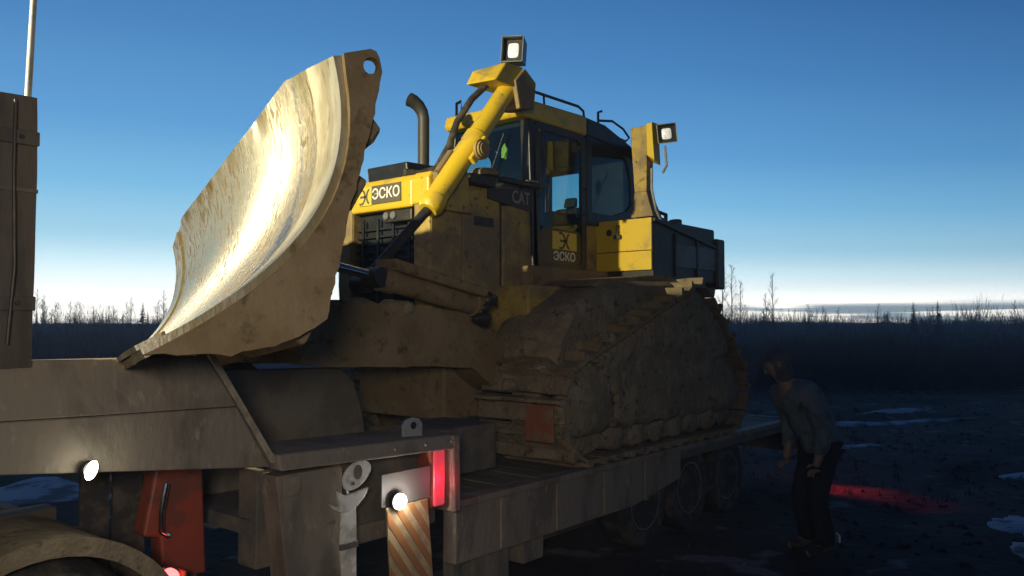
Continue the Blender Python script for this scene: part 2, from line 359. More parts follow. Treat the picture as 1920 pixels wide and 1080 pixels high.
for i in range(len(plate)):
    p_, q_ = plate[i], plate[(i+1) % len(plate)]; L_ = math.hypot(q_[0]-p_[0], q_[1]-p_[1]); n_ = max(1, int(L_/.035)) if i < 16 else 1
    for k in range(n_):
        f_ = p_[0]+(q_[0]-p_[0])*k/n_; v_ = p_[1]+(q_[1]-p_[1])*k/n_
        if 3 < i < 16: f_ += .012*noise.noise(V((f_*23, v_*23, 1))); v_ += .010*noise.noise(V((f_*19, v_*19, 5)))
        rp_.append((f_, v_))
plate = rp_
def end_plate(u0, u1):
    bm = bmesh.new()
    def ring(u): return [bm.verts.new(bw(u, f, v)) for f, v in plate]
    hc = (-.245, 1.645); hr = .034; nh = 14
    def hole(u): return [bm.verts.new(bw(u, hc[0]+hr*math.cos(2*math.pi*k/nh), hc[1]+hr*1.25*math.sin(2*math.pi*k/nh))) for k in range(nh)]
    A, B, HA, HB = ring(u0), ring(u1), hole(u0), hole(u1)
    for R_, H_ in ((A, HA), (B, HB)):
        ed = [bm.edges.new((R_[i], R_[(i+1) % len(R_)])) for i in range(len(R_))]+[bm.edges.new((H_[i], H_[(i+1) % nh])) for i in range(nh)]
        bmesh.ops.triangle_fill(bm, use_beauty=True, use_dissolve=False, edges=ed)
    for P_, Q_ in ((A, B), (HA, HB)):
        for i in range(len(P_)):
            j = (i+1) % len(P_); bm.faces.new((P_[i], P_[j], Q_[j], Q_[i]))
    bmesh.ops.recalc_face_normals(bm, faces=bm.faces)
    me = bpy.data.meshes.new('end_plate'); bm.to_mesh(me); bm.free(); return me
place('end_plate', end_plate(BW/2-.005, BW/2+.035), M_mud, blade)
place('end_plate', end_plate(-BW/2-.035, -BW/2+.005), M_mud, blade)
# stiffener beams on the back of the blade and the lug seen past its edge
for (f0, f1, v0, v1) in ((-.60, -.385, .40, .68), (-.50, -.425, 1.02, 1.2), (-.44, -.325, 1.36, 1.46)):
    u0, u1 = -BW/2+.05, BW/2-.04
    MB().hexa([bw(u0, f0, v0), bw(u0, f1, v0), bw(u0, f1, v1), bw(u0, f0, v1)], [bw(u1, f0, v0), bw(u1, f1, v0), bw(u1, f1, v1), bw(u1, f0, v1)]).build('back_beam', M_mud, blade, bevel=.02)
for u in (-1.5, -.9, -.3, .3, .9, 1.5):
    a = [(f, v) for f, v in ((-.38, .35), (-.62, .55), (-.52, 1.2), (-.24, 1.6), (-.42, 1.2), (-.43, .8))]
    MB().add([bw(u, f, v) for f, v in a]+[bw(u+.03, f, v) for f, v in a], [(0, 1, 2, 3, 4, 5), (11, 10, 9, 8, 7, 6)]+[(i, (i+1) % 6, 6+(i+1) % 6, 6+i) for i in range(6)]).build('back_rib', M_mud, blade)
MB().hexa([bw(BW/2-.16, f, v) for f, v in ((-.34, 1.36), (-.43, 1.36), (-.44, 1.46), (-.36, 1.47))], [bw(BW/2-.02, f, v) for f, v in ((-.34, 1.36), (-.425, 1.365), (-.43, 1.44), (-.36, 1.47))]).build('blade_lug', M_mudg, blade, bevel=.01)
# ---- push frame (C frame) carrying the blade
def strut(b, pts, w, hs):
    """box-section beam through pts (x,y,z), width w in y, heights hs"""
    for i in range(len(pts)-1):
        (x0, y0, z0), (x1, y1, z1) = pts[i], pts[i+1]; h0, h1 = hs[i]/2, hs[i+1]/2
        b.hexa([(x0, y0-w/2, z0-h0), (x0, y0+w/2, z0-h0), (x0, y0+w/2, z0+h0), (x0, y0-w/2, z0+h0)], [(x1, y1-w/2, z1-h1), (x1, y1+w/2, z1-h1), (x1, y1+w/2, z1+h1), (x1, y1-w/2, z1+h1)])
    return b
def arm(y):
    b = MB(); P_ = [(-1.0, y, .55), (-.1, y, .80), (.25, y, 1.02), (.9, y, 1.07), (1.45, y, 1.08), (1.85, y*.9, 1.10)]; H_ = [.34, .42, .44, .47, .44, .40]
    n_ = len(P_); vs = []
    for (x, yy, z), h in zip(P_, H_): vs += [(x, yy-.13, z-h/2), (x, yy+.13, z-h/2), (x, yy+.13, z+h/2), (x, yy-.13, z+h/2)]
    fs = [(3, 2, 1, 0), tuple(4*(n_-1)+i for i in range(4))]
    for i in range(n_-1):
        for k in range(4): fs.append((4*i+k, 4*i+(k+1) % 4, 4*i+4+(k+1) % 4, 4*i+4+k))
    return b.add(vs, fs)
pf = arm(.70); me = pf.mesh('push_arm'); roughen(me, .022, 3.0, 1, sub=5); pa = place('push_frame_arm', me, M_mud, DZ, smooth=True)
me = arm(-.70).mesh('push_arm'); place('push_frame_arm', me, M_mud, DZ, bevel=.02)
b = MB().box(1.40, 1.80, -.75, .75, .88, 1.32); me = b.mesh('push_cross'); roughen(me, .03, 4, 4, sub=6); place('push_frame_crossbar', me, M_mud, DZ, smooth=True)
MB().tube([(1.75, .1, 1.12), (2.12, .12, 1.14)], [.24, .19], 16).build('blade_pivot', M_mudg, DZ, smooth=True)
# caked mud lying along the push frame
def lump1(name, pts, r, parent, m, seed, k=1.0):
    bm = bmesh.new(); rnd = random.Random(seed)
    for p in pts:
        t = bmesh.ops.create_icosphere(bm, subdivisions=3, radius=1)
        sc = V((r*rnd.uniform(.8, 1.5), r*rnd.uniform(.7, 1.1), r*rnd.uniform(.45, .8)*k))
        for v in t['verts']:
            c = V((v.co.x*sc.x, v.co.y*sc.y, v.co.z*sc.z)); c *= 1+.35*noise.noise(c*6/r*.18+V((seed, p[0]*3, p[2])))
            v.co = V(p)+c+noise.noise_vector((V(p)+c)*14)*.018
    me = bpy.data.meshes.new(name); bm.to_mesh(me); bm.free()
    return place(name, me, m, parent, smooth=True)
def lumps(name, pts, r, parent, m, seed, k=1.0):
    for i, p in enumerate(pts): lump1(name, [p], r, parent, m, seed+i, k)
lumps('mud_cake', [(1.55, .68, 1.27), (1.25, .66, 1.29), (.95, .70, 1.27), (1.75, .6, 1.28)], .14, DZ, M_mudg, 3, .7)
# ---- angle cylinder lying above the push arm, with its silver rod to the blade
a0, a1 = V((.22, .86, 1.31)), V((1.2, .80, 1.50)); dcy = (a1-a0).normalized()
ac = MB().tube([a0, a0+dcy*.05, a0+dcy*.06, a1-dcy*.12, a1-dcy*.11, a1], [.10, .10, .085, .085, .10, .10], 18).build('angle_cylinder', M_mud, DZ, smooth=True)
sv = V((0, 1, 0)); uv_ = dcy.cross(sv).normalized()
if uv_.z < 0: uv_ = -uv_
cs = [a0+dcy*.02+uv_*.06, a1-dcy*.02+uv_*.06]
MB().hexa([cs[0]-sv*.13-uv_*.0, cs[0]+sv*.14, cs[0]+sv*.15+uv_*.075, cs[0]-sv*.12+uv_*.075], [cs[1]-sv*.11, cs[1]+sv*.12, cs[1]+sv*.12+uv_*.09, cs[1]-sv*.11+uv_*.09]).build('cylinder_guard', M_mud, ac, bevel=.02)
MB().tube([a1, a1+V((.36, -.08, .07)), a1+V((.9, -.2, .13))], .035, 12).build('piston_rod', M_chr, ac, smooth=True)
MB().lathe([(.0, -.08), (.075, -.08), (.075, .08), (.0, .08)], a1+V((.04, 0, .0)), (0, 1, 0), 16).build('rod_eye', M_dark, ac, smooth=True)
lumps('cylinder_joint', [(.20, .88, 1.30), (.24, .93, 1.20), (.14, .92, 1.36)], .085, ac, M_dark, 8, 1.2)
# ---- main hull
MB().box(-3.2, .28, -.55, .55, .35, 1.5).build('hull', M_mud, DZ, bevel=.02)
# ---- radiator guard (nose)
nose = MB().prism([(.30, 1.0), (.46, 1.0), (.50, 1.5), (.50, 2.36), (.47, 2.41), (.10, 2.43), (.10, 1.0)], 'y', .40, .60).build('nose_guard', M_yeld, DZ, bevel=.025)
MB().prism([(.30, 1.0), (.46, 1.0), (.50, 1.5), (.50, 2.36), (.47, 2.41), (.10, 2.43), (.10, 1.0)], 'y', -.60, -.40).build('side_column', M_yeld, nose, bevel=.025)
MB().prism([(.06, 2.14), (.51, 2.14), (.515, 2.36), (.48, 2.415), (.06, 2.435)], 'y', -.398, .398).build('top_band', M_yel, nose, bevel=.02)
MB().prism([(.06, 2.152), (.517, 2.152), (.522, 2.362), (.486, 2.42), (.06, 2.44)], 'y', .398, .605).build('top_corner', M_yel, nose, bevel=.02)
gr = MB().box(.36, .40, -.4, .4, 1.0, 2.14).build('grille_core', M_blk, nose)
for i in range(15): MB().box(.40, .44, -.40, .40, 1.06+.066*i, 1.075+.066*i).build('grille_bar', M_blk, gr)
for i in range(4): MB().box(.44, .458, -.3+.2*i-.012, -.3+.2*i+.012, 1.0, 2.08).build('grille_upright', M_blk, gr)
fl = MB().box(.44, .50, .02, .38, 2.03, 2.13).build('front_lamp_box', M_dark, nose, bevel=.01)
for i in range(2): MB().lathe([(.0, 0), (.03, 0), (.034, .012), (.028, .02), (.0, .022)], (.50, .07+.09*i, 2.085), (1, 0, 0), 16).build('front_lamp_lens', mat('dull_lens', (.16, .16, .15), .3), fl, smooth=True)
# ESKO sign on the nose: yellow emblem field, grey name field
def strokes(name, parent, m, org, ex, ey, ez, h):
    """the emblem: two back to back open arcs joined by a bar, in the plane ex/ey, facing ez"""
    b = MB()
    def stroke(pts, w):
        n_ = len(pts); vs = []
        for i, (x, y) in enumerate(pts):
            x0, y0 = pts[max(i-1, 0)]; x1, y1 = pts[min(i+1, n_-1)]; L_ = math.hypot(x1-x0, y1-y0); nx, ny = -(y1-y0)/L_*w/2, (x1-x0)/L_*w/2
            vs += [org+ex*(x+nx)*h+ey*(y+ny)*h, org+ex*(x-nx)*h+ey*(y-ny)*h]
        vs += [v+ez*.003 for v in vs]; q = 2*n_; fs = []
        for i in range(n_-1):
            a = 2*i; fs += [(a, a+1, a+3, a+2), (q+a, q+a+2, q+a+3, q+a+1), (a, a+2, q+a+2, q+a), (a+1, q+a+1, q+a+3, a+3)]
        b.add(vs, fs)
    stroke([(-.34+.34*math.cos(t), .40*math.sin(t)) for t in [math.radians(-112+224*i/14) for i in range(15)]], .12)
    stroke([(.44-.30*math.cos(t), .40*math.sin(t)) for t in [math.radians(-72+144*i/12) for i in range(13)]], .12)
    stroke([(-.40, 0), (.14, 0)], .12)
    return b.build(name, m, parent)
EX, EZ = V((0, 1, 0)), V((0, 0, 1))
sg1 = MB().box(.517, .523, -.28, -.105, 2.195, 2.355).build('emblem_plate', M_signy, nose)
strokes('emblem', sg1, M_signg, V((.523, -.192, 2.275)), V((0, 1, 0)), V((0, 0, 1)), V((1, 0, 0)), .16)
sg2 = MB().box(.517, .523, -.10, .27, 2.20, 2.36).build('name_plate', M_signg, nose, bevel=.0)
place('name_lettering', text_mesh('ЭСКО', .125, Matrix.Translation((.526, .085, 2.28)) @ Matrix.Rotation(math.radians(90), 4, 'Z') @ Matrix.Rotation(math.radians(90), 4, 'X'), 'name_lettering'), M_signw, sg2)
# ---- hood, precleaner box, exhaust
hood = MB().prism([(-1.0, 1.5), (.06, 1.5), (.06, 2.40), (-1.0, 2.47)], 'y', -.5, .5).build('hood', M_yeld, DZ, bevel=.03)
pc = MB().prism([(.30, 2.44), (.32, 2.585), (-.12, 2.60), (-.12, 2.44)], 'y', -.42, .12).build('precleaner_box', M_blk, hood, bevel=.015)
ex = MB().tube([(.06, .06, 2.42), (.06, .06, 3.02), (.075, .055, 3.08), (.11, .045, 3.13), (.16, .03, 3.165), (.2, .02, 3.175)], [.053, .053, .055, .058, .062, .064], 18, caps=False).build('exhaust_pipe', mat('exhaust_steel', (.055, .06, .055), .55, metal=.4, second=(.06, .05, .04), scale=12), hood, smooth=True)
MB().tube([(.06, .06, 2.42), (.06, .06, 2.52)], .072, 16).build('exhaust_collar', M_dark, ex, smooth=True)
MB().tube([(.38, .16, 2.47), (.24, .2, 2.47), (.12, .26, 2.52), (.02, .42, 2.62)], .035, 10).build('intake_hose', M_rub, hood, smooth=True)
# ---- engine side covers with the maker's plate
for sg in (1,):
    sp = MB().prism([(-.40, 1.0), (.09, 1.0), (.09, 2.33), (-.40, 2.36)], 'y', .5, .585).build('engine_cover', M_yeld, DZ, bevel=.015)
    MB().box(-.30, -.05, .585, .592, 2.02, 2.1).build('cover_latch_plate', M_dark, sp)
    sp2 = MB().prism([(-.95, 1.0), (-.42, 1.0), (-.42, 2.23), (-.95, 2.30)], 'y', .5, .60).build('engine_cover', M_yeld, DZ, bevel=.015)
    pl = MB().prism([(-.83, 2.21), (-.20, 2.27), (-.20, 2.36), (-.83, 2.43)], 'y', .60, .615).build('maker_plate', mat('maker_plate_dark', (.03, .027, .026), .5), sp2)
    place('maker_lettering', text_mesh('CAT', .165, Matrix.Translation((-.655, .618, 2.322)) @ Matrix.Rotation(math.radians(180), 4, 'Z') @ Matrix.Rotation(math.radians(90), 4, 'X') @ Matrix.Scale(.8, 4, (1, 0, 0)), 'maker_lettering'), mat('maker_grey', (.25, .23, .225), .6), pl)
    MB().box(-.42, -.40, .5, .575, 1.0, 2.3).build('cover_seam', M_dark, sp2)
    MB().box(-.93, .08, -.59, -.5, 1.0, 2.36).build('engine_cover', M_yeld, DZ, bevel=.015)
# mirror / lamp bits in front of the windscreen
MB().lathe([(0, 0), (.13, 0), (.14, .03), (.11, .06), (0, .07)], (-.28, .50, 2.49), (0, 0, 1), 20).build('intake_cap', M_mudg, hood, smooth=True)
MB().box(-.30, .02, .44, .62, 2.38, 2.47).build('step_bracket', M_dark, hood, bevel=.01)
sl = MB().box(-.95, -.35, .58, .66, 2.44, 2.485).build('step_rail', M_dark, hood, bevel=.01)
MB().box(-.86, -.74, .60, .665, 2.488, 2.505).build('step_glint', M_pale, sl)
# ---- lift cylinder with clamp, rod, hose, guard box and lamp
lift0, lift1 = V((.60, .70, 2.09)), V((-.42, .74, 3.37)); ld = (lift1-lift0).normalized(); LL = (lift1-lift0).length
lc = MB().tube([lift0-ld*.03, lift0+ld*.0, lift0+ld*.03, lift0+ld*.10, lift0+ld*.11, lift0+ld*(LL*.45), lift0+ld*(LL*.46), lift0+ld*(LL*.52), lift0+ld*(LL*.53), lift1], [.075, .098, .104, .104, .09, .09, .10, .10, .086, .086], 24).build('lift_cylinder', M_yel, DZ, smooth=True)
MB().tube([lift0, lift0+(V((1.2, .60, 1.46))-lift0)], .04, 14).build('piston_rod', M_dark, lc, smooth=True)
MB().lathe([(0, -.07), (.07, -.07), (.07, .07), (0, .07)], (1.2, .60, 1.46), (0, 1, 0), 16).build('rod_eye', M_dark, lc, smooth=True)
tm = lift0+ld*(LL*.40)
sy = V((0, 1, 0)); ln = ld.cross(sy).normalized()
for s_ in (-1, 1):
    c0 = tm+sy*s_*.135
    MB().hexa([c0-ld*.13-sy*.02-ln*.03, c0-ld*.13+sy*.02-ln*.03, c0-ld*.13+sy*.02+ln*.05, c0-ld*.13-sy*.02+ln*.05], [c0+ld*.15-sy*.02-ln*.03, c0+ld*.15+sy*.02-ln*.03, c0+ld*.15+sy*.02+ln*.05, c0+ld*.15-sy*.02+ln*.05]).build('trunnion_clamp', M_yel, lc, bevel=.012)
MB().lathe([(0, 0), (.085, 0), (.085, .03), (.07, .03), (.07, .05), (.05, .05), (.05, .06), (0, .06)], tm+sy*.155, sy, 20).build('trunnion_cap', M_yeld, lc, smooth=True)
MB().prism([(.05, 2.1), (.42, 2.1), (.48, 2.40), (.30, 2.62), (.12, 2.5)], 'y', .60, .66).build('trunnion_bracket', M_yeld, lc, bevel=.01)
hp = [lift0+ld*(LL*t_)+sy*a_+ln*b_ for t_, a_, b_ in ((.30, -.22, -.02), (.42, -.17, -.07), (.55, -.15, -.15), (.72, -.13, -.17), (.88, -.12, -.13), (.98, -.1, -.05))]
if hp[2].z < (lift0+ld*(LL*.55)).z: hp = [lift0+ld*(LL*t_)+sy*a_-ln*b_ for t_, a_, b_ in ((.30, -.22, -.02), (.42, -.17, -.07), (.55, -.15, -.15), (.72, -.13, -.17), (.88, -.12, -.13), (.98, -.1, -.05))]
MB().tube(hp, .03, 10).build('hydraulic_hose', M_rub, lc, smooth=True)
gb = MB().hexa([(-.03, .50, 3.27), (-.42, .50, 3.27), (-.42, .84, 3.25), (-.03, .84, 3.25)], [(-.09, .52, 3.40), (-.44, .52, 3.46), (-.44, .82, 3.46), (-.20, .82, 3.45)]).build('cylinder_guard_box', M_yel, lc, bevel=.012)
MB().prism([(-.34, 3.06), (-.55, 3.10), (-.58, 3.34), (-.42, 3.44), (-.28, 3.3)], 'y', .62, .86).build('cylinder_head_block', M_yeld, lc, bevel=.012)
MB().tube([(-.42, .70, 3.42), (-.42, .70, 3.50)], .03, 10).build('lamp_stalk', M_dark, lc, smooth=True)
def lamp_housing(parent, c, face, w, h, d, tilt=0., frame=M_blk, lensm=M_lens):
    """square work lamp: hollow front frame, sunk lens"""
    f = V(face).normalized(); r = V((-f.y, f.x, 0)).normalized(); u = r.cross(-f)
    if u.z < 0: u = -u
    r2 = r*math.cos(tilt)+u*math.sin(tilt); u = u*math.cos(tilt)-r*math.sin(tilt); r = r2; c = V(c)
    def q(ax, s_, k): return [c+f*ax+r*a*w/2*s_+u*b_*h/2*s_ for a, b_ in ((-1, -1), (1, -1), (1, 1), (-1, 1))]
    b = MB(); o = q(-d/2, .88, 0)+q(d/2, 1., 0)+q(d/2, .88, 0)+q(d/2-.05, .84, 0)
    fs = [(3, 2, 1, 0)]
    for l_ in range(3): fs += [(4*l_+k, 4*l_+(k+1) % 4, 4*l_+4+(k+1) % 4, 4*l_+4+k) for k in range(4)]
    fs.append((12, 13, 14, 15)); b.add(o, fs)
    hs = b.build('work_lamp', frame, parent)
    n_ = 20; ring = []
    for k in range(n_):
        a = 2*math.pi*k/n_; ca, sa = math.cos(a), math.sin(a); e_ = .45
        ring.append((math.copysign(abs(ca)**e_, ca), math.copysign(abs(sa)**e_, sa)))
    lb = MB(); vs = []
    for s_, dz in ((.52, .004), (.5, .012), (.34, .022), (.12, .027)): vs += [c+f*(d/2-.05+dz)+r*x*w/2*s_+u*y*h/2*s_*1.12 for x, y in ring]
    fs = [(i*n_+k, i*n_+(k+1) % n_, (i+1)*n_+(k+1) % n_, (i+1)*n_+k) for i in range(3) for k in range(n_)]+[tuple(3*n_+k for k in range(n_))]
    lb.add(vs, fs).build('lens', lensm, hs, smooth=True)
    rb = MB()
    for a, b_ in ((0, 1), (1, 2), (2, 3), (3, 0)): rb.tube([q(d/2+.003, .99, 0)[a], q(d/2+.003, .99, 0)[b_]], .004, 6)
    rb.build('lamp_rim', M_pole, hs)
    return hs
lamp_housing(lc, (-.44, .72, 3.62), (.84, .38, .04), .20, .235, .17, tilt=-.05)
# ---- cab
CY = .80
def panel_ring(poly, hole, y0, y1, b):
    n_ = len(poly)
    o = len(b.v); vs = [V((x, y0, z)) for x, z in poly]+[V((x, y0, z)) for x, z in hole]+[V((x, y1, z)) for x, z in poly]+[V((x, y1, z)) for x, z in hole]
    fs = []
    for k in range(n_):
        j = (k+1) % n_; fs += [(k, j, n_+j, n_+k), (2*n_+k, 3*n_+k, 3*n_+j, 2*n_+j), (k, 2*n_+k, 2*n_+j, j), (n_+k, n_+j, 3*n_+j, 3*n_+k)]
    return b.add(vs, fs)
def rect(x0, x1, z0, z1, r=0.): return [(x0, z0), (x1, z0), (x1, z1), (x0, z1)]
def rrect(x0, x1, z0, z1, r, n_=4):
    out = []
    for cx, cz, a0 in ((x0+r, z0+r, 180), (x1-r, z0+r, 270), (x1-r, z1-r, 0), (x0+r, z1-r, 90)):
        for i in range(n_+1):
            a = math.radians(a0+90*i/n_); out.append((cx+r*math.cos(a), cz+r*math.sin(a)))
    return out
cab = MB().box(-2.05, -.72, -.70, .70, 1.50, 1.70).build('cab', M_yeld, DZ, bevel=.01)
for sg in (1, -1):
    dn = 'door' if sg > 0 else 'cab_side'
    d_o = rrect(-1.46, -.67, 1.66, 3.07, .10); d_i = rrect(-1.38, -.76, 1.74, 2.99, .08)
    door = panel_ring(d_o, d_i, sg*CY, sg*(CY-.05), MB()).build(dn, M_blk, cab, bevel=.004)
    MB().prism(rrect(-1.378, -.762, 2.08, 2.988, .07), 'y', sg*(CY-.02), sg*(CY-.026)).build('door_glass', M_glass, door)
    MB().prism(rrect(-1.378, -.762, 1.742, 2.078, .07), 'y', sg*(CY-.012), sg*(CY-.034)).build('door_lower_panel', M_blk, door)
    if sg > 0:
        sy1 = MB().box(-1.30, -.94, CY-.010, CY-.004, 1.885, 2.055).build('emblem_plate', M_signy, door)
        strokes('emblem', sy1, M_signd, V((-1.12, CY-.004, 1.97)), V((-1, 0, 0)), V((0, 0, 1)), V((0, 1, 0)), .185)
        place('name_lettering', text_mesh('ЭСКО', .115, Matrix.Translation((-1.12, CY-.008, 1.815)) @ Matrix.Rotation(math.radians(180), 4, 'Z') @ Matrix.Rotation(math.radians(90), 4, 'X'), 'name_lettering'), M_signw, door)
        MB().tube([(-1.40, CY+.01, 2.25), (-1.40, CY+.05, 2.27), (-1.40, CY+.05, 2.5), (-1.40, CY+.01, 2.52)], .011, 8).build('handle', M_dark, door, smooth=True)
        MB().tube([(-.72, CY+.01, 2.35), (-.72, CY+.05, 2.38), (-.74, CY+.05, 2.95), (-.74, CY+.01, 2.98)], .011, 8).build('grab_rail', M_dark, door, smooth=True)
    ro = [(-1.47, 2.16), (-1.47, 3.09), (-2.02, 3.09), (-2.16, 2.98), (-2.24, 2.75), (-2.25, 2.42), (-2.17, 2.27), (-1.9, 2.18)]
    ri = [(-1.55, 2.30), (-1.55, 3.00), (-1.96, 3.00), (-2.08, 2.92), (-2.14, 2.74), (-2.15, 2.46), (-2.08, 2.38), (-1.86, 2.30)]
    rw = panel_ring(ro, ri, sg*CY, sg*(CY-.05), MB()).build('rear_side_frame', M_blk, cab, bevel=.004)
    MB().prism(ri, 'y', sg*(CY-.02), sg*(CY-.026)).build('rear_side_pane', M_glass if sg > 0 else M_blk, rw)  # far side is an opaque black panel, added to darken the view through
    MB().prism([(-1.46, 1.70), (-1.46, 2.20), (-1.62, 2.22), (-1.72, 1.70)], 'y', sg*.76, sg*.70).build('cab_corner_panel', M_yeld, cab, bevel=.008)
    # slanted windscreen pillar
    MB().hexa([(-.66, sg*.66, 1.7), (-.66, sg*.80, 1.7), (-.74, sg*.80, 1.7), (-.74, sg*.66, 1.7)], [(-.60, sg*.66, 3.08), (-.60, sg*.80, 3.08), (-.68, sg*.80, 3.08), (-.68, sg*.66, 3.08)]).build('front_pillar', M_blk, cab, bevel=.01)
MB().hexa([(-.63, -.66, 2.50), (-.63, .66, 2.50), (-.64, .66, 2.50), (-.64, -.66, 2.50)], [(-.60, -.66, 3.06), (-.60, .66, 3.06), (-.61, .66, 3.06), (-.61, -.66, 3.06)]).build('windscreen', M_glass, cab)
MB().hexa([(-.625, -.66, 2.30), (-.625, .66, 2.30), (-.66, .66, 2.30), (-.66, -.66, 2.30)], [(-.61, -.66, 2.50), (-.61, .66, 2.50), (-.66, .66, 2.50), (-.66, -.66, 2.50)]).build('windscreen_sill', M_blk, cab, bevel=.01)
wp = MB().tube([(-.59, .15, 2.52), (-.565, .45, 2.95)], .008, 6).build('wiper', M_blk, cab)
# rear wall frame of the cab with its window
b = MB(); po = [(-.75, 2.2), (.75, 2.2), (.75, 3.06), (-.75, 3.06)]; pi = [(-.725, 2.36), (-.02, 2.36), (-.02, 3.0), (-.725, 3.0)]
vs = [V((-2.18, y, z)) for y, z in po+pi]+[V((-2.23, y, z)) for y, z in po+pi]; fs = []
for k in range(4):
    j = (k+1) % 4; fs += [(k, j, 4+j, 4+k), (8+k, 12+k, 12+j, 8+j), (k, 8+k, 8+j, j), (4+k, 4+j, 12+j, 12+k)]
rf_ = b.add(vs, fs).build('rear_wall', M_blk, cab)
MB().box(-2.206, -2.20, -.725, -.02, 2.36, 3.0).build('rear_glass', M_glass, rf_)
roof = MB().prism([(-.50, 3.06), (-.47, 3.10), (-.50, 3.20), (-.70, 3.24), (-1.45, 3.26), (-1.45, 3.06)], 'y', -.80, .82).build('roof', M_yel, cab, bevel=.02)
MB().prism([(-1.45, 3.06), (-1.45, 3.255), (-1.75, 3.24), (-2.15, 3.10), (-2.2, 3.02), (-2.15, 3.0)], 'y', -.80, .81).build('roof_rear', M_blk, roof, bevel=.02)
MB().tube([(-.62, .80, 3.17), (-.62, .79, 3.30), (-.68, .78, 3.335), (-1.35, .78, 3.345), (-1.42, .79, 3.31), (-1.42, .80, 3.24)], .015, 8).build('roof_rail', M_blk, roof, smooth=True)
MB().tube([(-.82, .8, 3.22), (-.82, .79, 3.335)], .012, 8).build('rail_post', M_blk, roof)
MB().tube([(-1.72, .72, 3.22), (-1.72, .72, 3.38), (-1.76, .74, 3.40)], .014, 8).build('antenna_stub', M_blk, roof, smooth=True)
MB().tube([(-1.75, .7, 3.30), (-1.95, .7, 3.345), (-2.12, .7, 3.30), (-2.22, .7, 3.22), (-2.16, .7, 3.17), (-2.0, .7, 3.18)], .014, 8).build('roof_hose', M_blk, roof, smooth=True)
MB().tube([(-.60, -.62, 3.2), (-.60, -.62, 3.36), (-.66, -.62, 3.4), (-.8, -.6, 3.38)], .018, 8).build('roof_rail', M_blk, roof, smooth=True)
MB().box(-2.15, -.66, -.74, .74, 3.02, 3.055).build('headliner', M_blk, cab)
# seat, console and levers inside
st = MB().box(-1.75, -1.25, -.28, .28, 1.95, 2.14).build('driver_seat', M_seat, cab, bevel=.05)
MB().hexa([(-1.85, -.26, 2.1), (-1.70, -.26, 2.1), (-1.70, .26, 2.1), (-1.85, .26, 2.1)], [(-1.95, -.22, 2.44), (-1.85, -.22, 2.44), (-1.85, .22, 2.44), (-1.95, .22, 2.44)]).build('seat_back', M_seat, st, bevel=.05)
MB().hexa([(-1.95, -.10, 2.45), (-1.89, -.10, 2.45), (-1.89, .10, 2.45), (-1.95, .10, 2.45)], [(-1.96, -.09, 2.56), (-1.91, -.09, 2.56), (-1.91, .09, 2.56), (-1.96, .09, 2.56)]).build('head_rest', M_seat, st, bevel=.02)
MB().prism([(-.70, 1.7), (-.70, 2.42), (-.82, 2.45), (-.95, 2.36), (-.95, 1.7)], 'y', -.3, .3).build('console', M_seat, cab, bevel=.02)
for s_ in (-1, 1):
    ar = MB().box(-1.65, -1.2, s_*.42-.08, s_*.42+.08, 2.1, 2.3).build('arm_console', M_seat, cab, bevel=.03)
    MB().tube([(-1.25, s_*.42, 2.3), (-1.22, s_*.42, 2.42)], [.012, .026], 8).build('lever', M_seat, ar)
MB().box(-2.15, -.7, -.7, .7, 1.70, 1.74).build('cab_floor', M_seat, cab)
MB().prism([(-.04, -.06), (.03, -.08), (.055, .01), (.01, .075), (-.035, .03)], 'x', -.70, -.685, Matrix.Translation((0, .30, 2.82))).build('hi_vis_tag', M_vest, cab)
def reshape_cab(o):
    me = o.data
    for v in me.vertices:
        x, y, z = v.co; x = 1.114*x-.094; x -= .12*min(1, max(0, (-x-1.9)/.7)); y *= .775; z += .04*min(1, max(0, (z-1.7)/1.4))
        if x > -.95 and y < -.25 and z > 2.2: y = -.25+(y+.25)*.3
        v.co = (x, y, z)
    for c in o.children: reshape_cab(c)
reshape_cab(cab)
# ---- roll over structure, fuel tank, rear gear
rp = MB().hexa([(-1.97, .99, 2.24), (-2.16, .99, 2.24), (-2.16, 1.25, 2.24), (-1.97, 1.25, 2.24)], [(-1.98, 1.03, 2.5), (-2.10, 1.03, 2.5), (-2.10, 1.17, 2.5), (-1.98, 1.17, 2.5)]).hexa([(-1.98, 1.03, 2.5), (-2.10, 1.03, 2.5), (-2.10, 1.17, 2.5), (-1.98, 1.17, 2.5)], [(-1.97, .99, 3.17), (-2.12, .99, 3.17), (-2.12, 1.19, 3.17), (-1.97, 1.19, 3.17)]).build('rollover_post', M_yeld, DZ, bevel=.008)
MB().hexa([(-2.68, -1.1, 3.0), (-2.95, -1.1, 3.0), (-2.95, .62, 3.0), (-2.68, .62, 3.0)], [(-2.68, -1.1, 3.15), (-2.95, -1.1, 3.15), (-2.95, .62, 3.15), (-2.68, .62, 3.15)]).hexa([(-2.0, .98, 3.02), (-2.12, 1.0, 3.02), (-2.95, .62, 3.02), (-2.70, .58, 3.02)], [(-2.0, .98, 3.14), (-2.12, 1.0, 3.14), (-2.95, .62, 3.14), (-2.70, .58, 3.14)]).build('rollover_beam', M_yeld, DZ, bevel=.01)
MB().box(-2.24, -1.99, -1.21, -1.08, 2.2, 3.0).build('rollover_post', M_yeld, DZ, bevel=.01)
MB().hexa([(-1.95, 1.195, 2.86), (-2.08, 1.195, 2.80), (-2.08, 1.28, 2.76), (-1.95, 1.28, 2.80)], [(-1.94, 1.195, 3.17), (-2.08, 1.195, 3.17), (-2.08, 1.26, 3.19), (-1.94, 1.26, 3.19)]).build('lamp_bracket', M_yel, rp, bevel=.006)
lamp_housing(rp, (-2.06, 1.36, 3.07), (.80, .56, -.10), .19, .19, .10, tilt=.10)
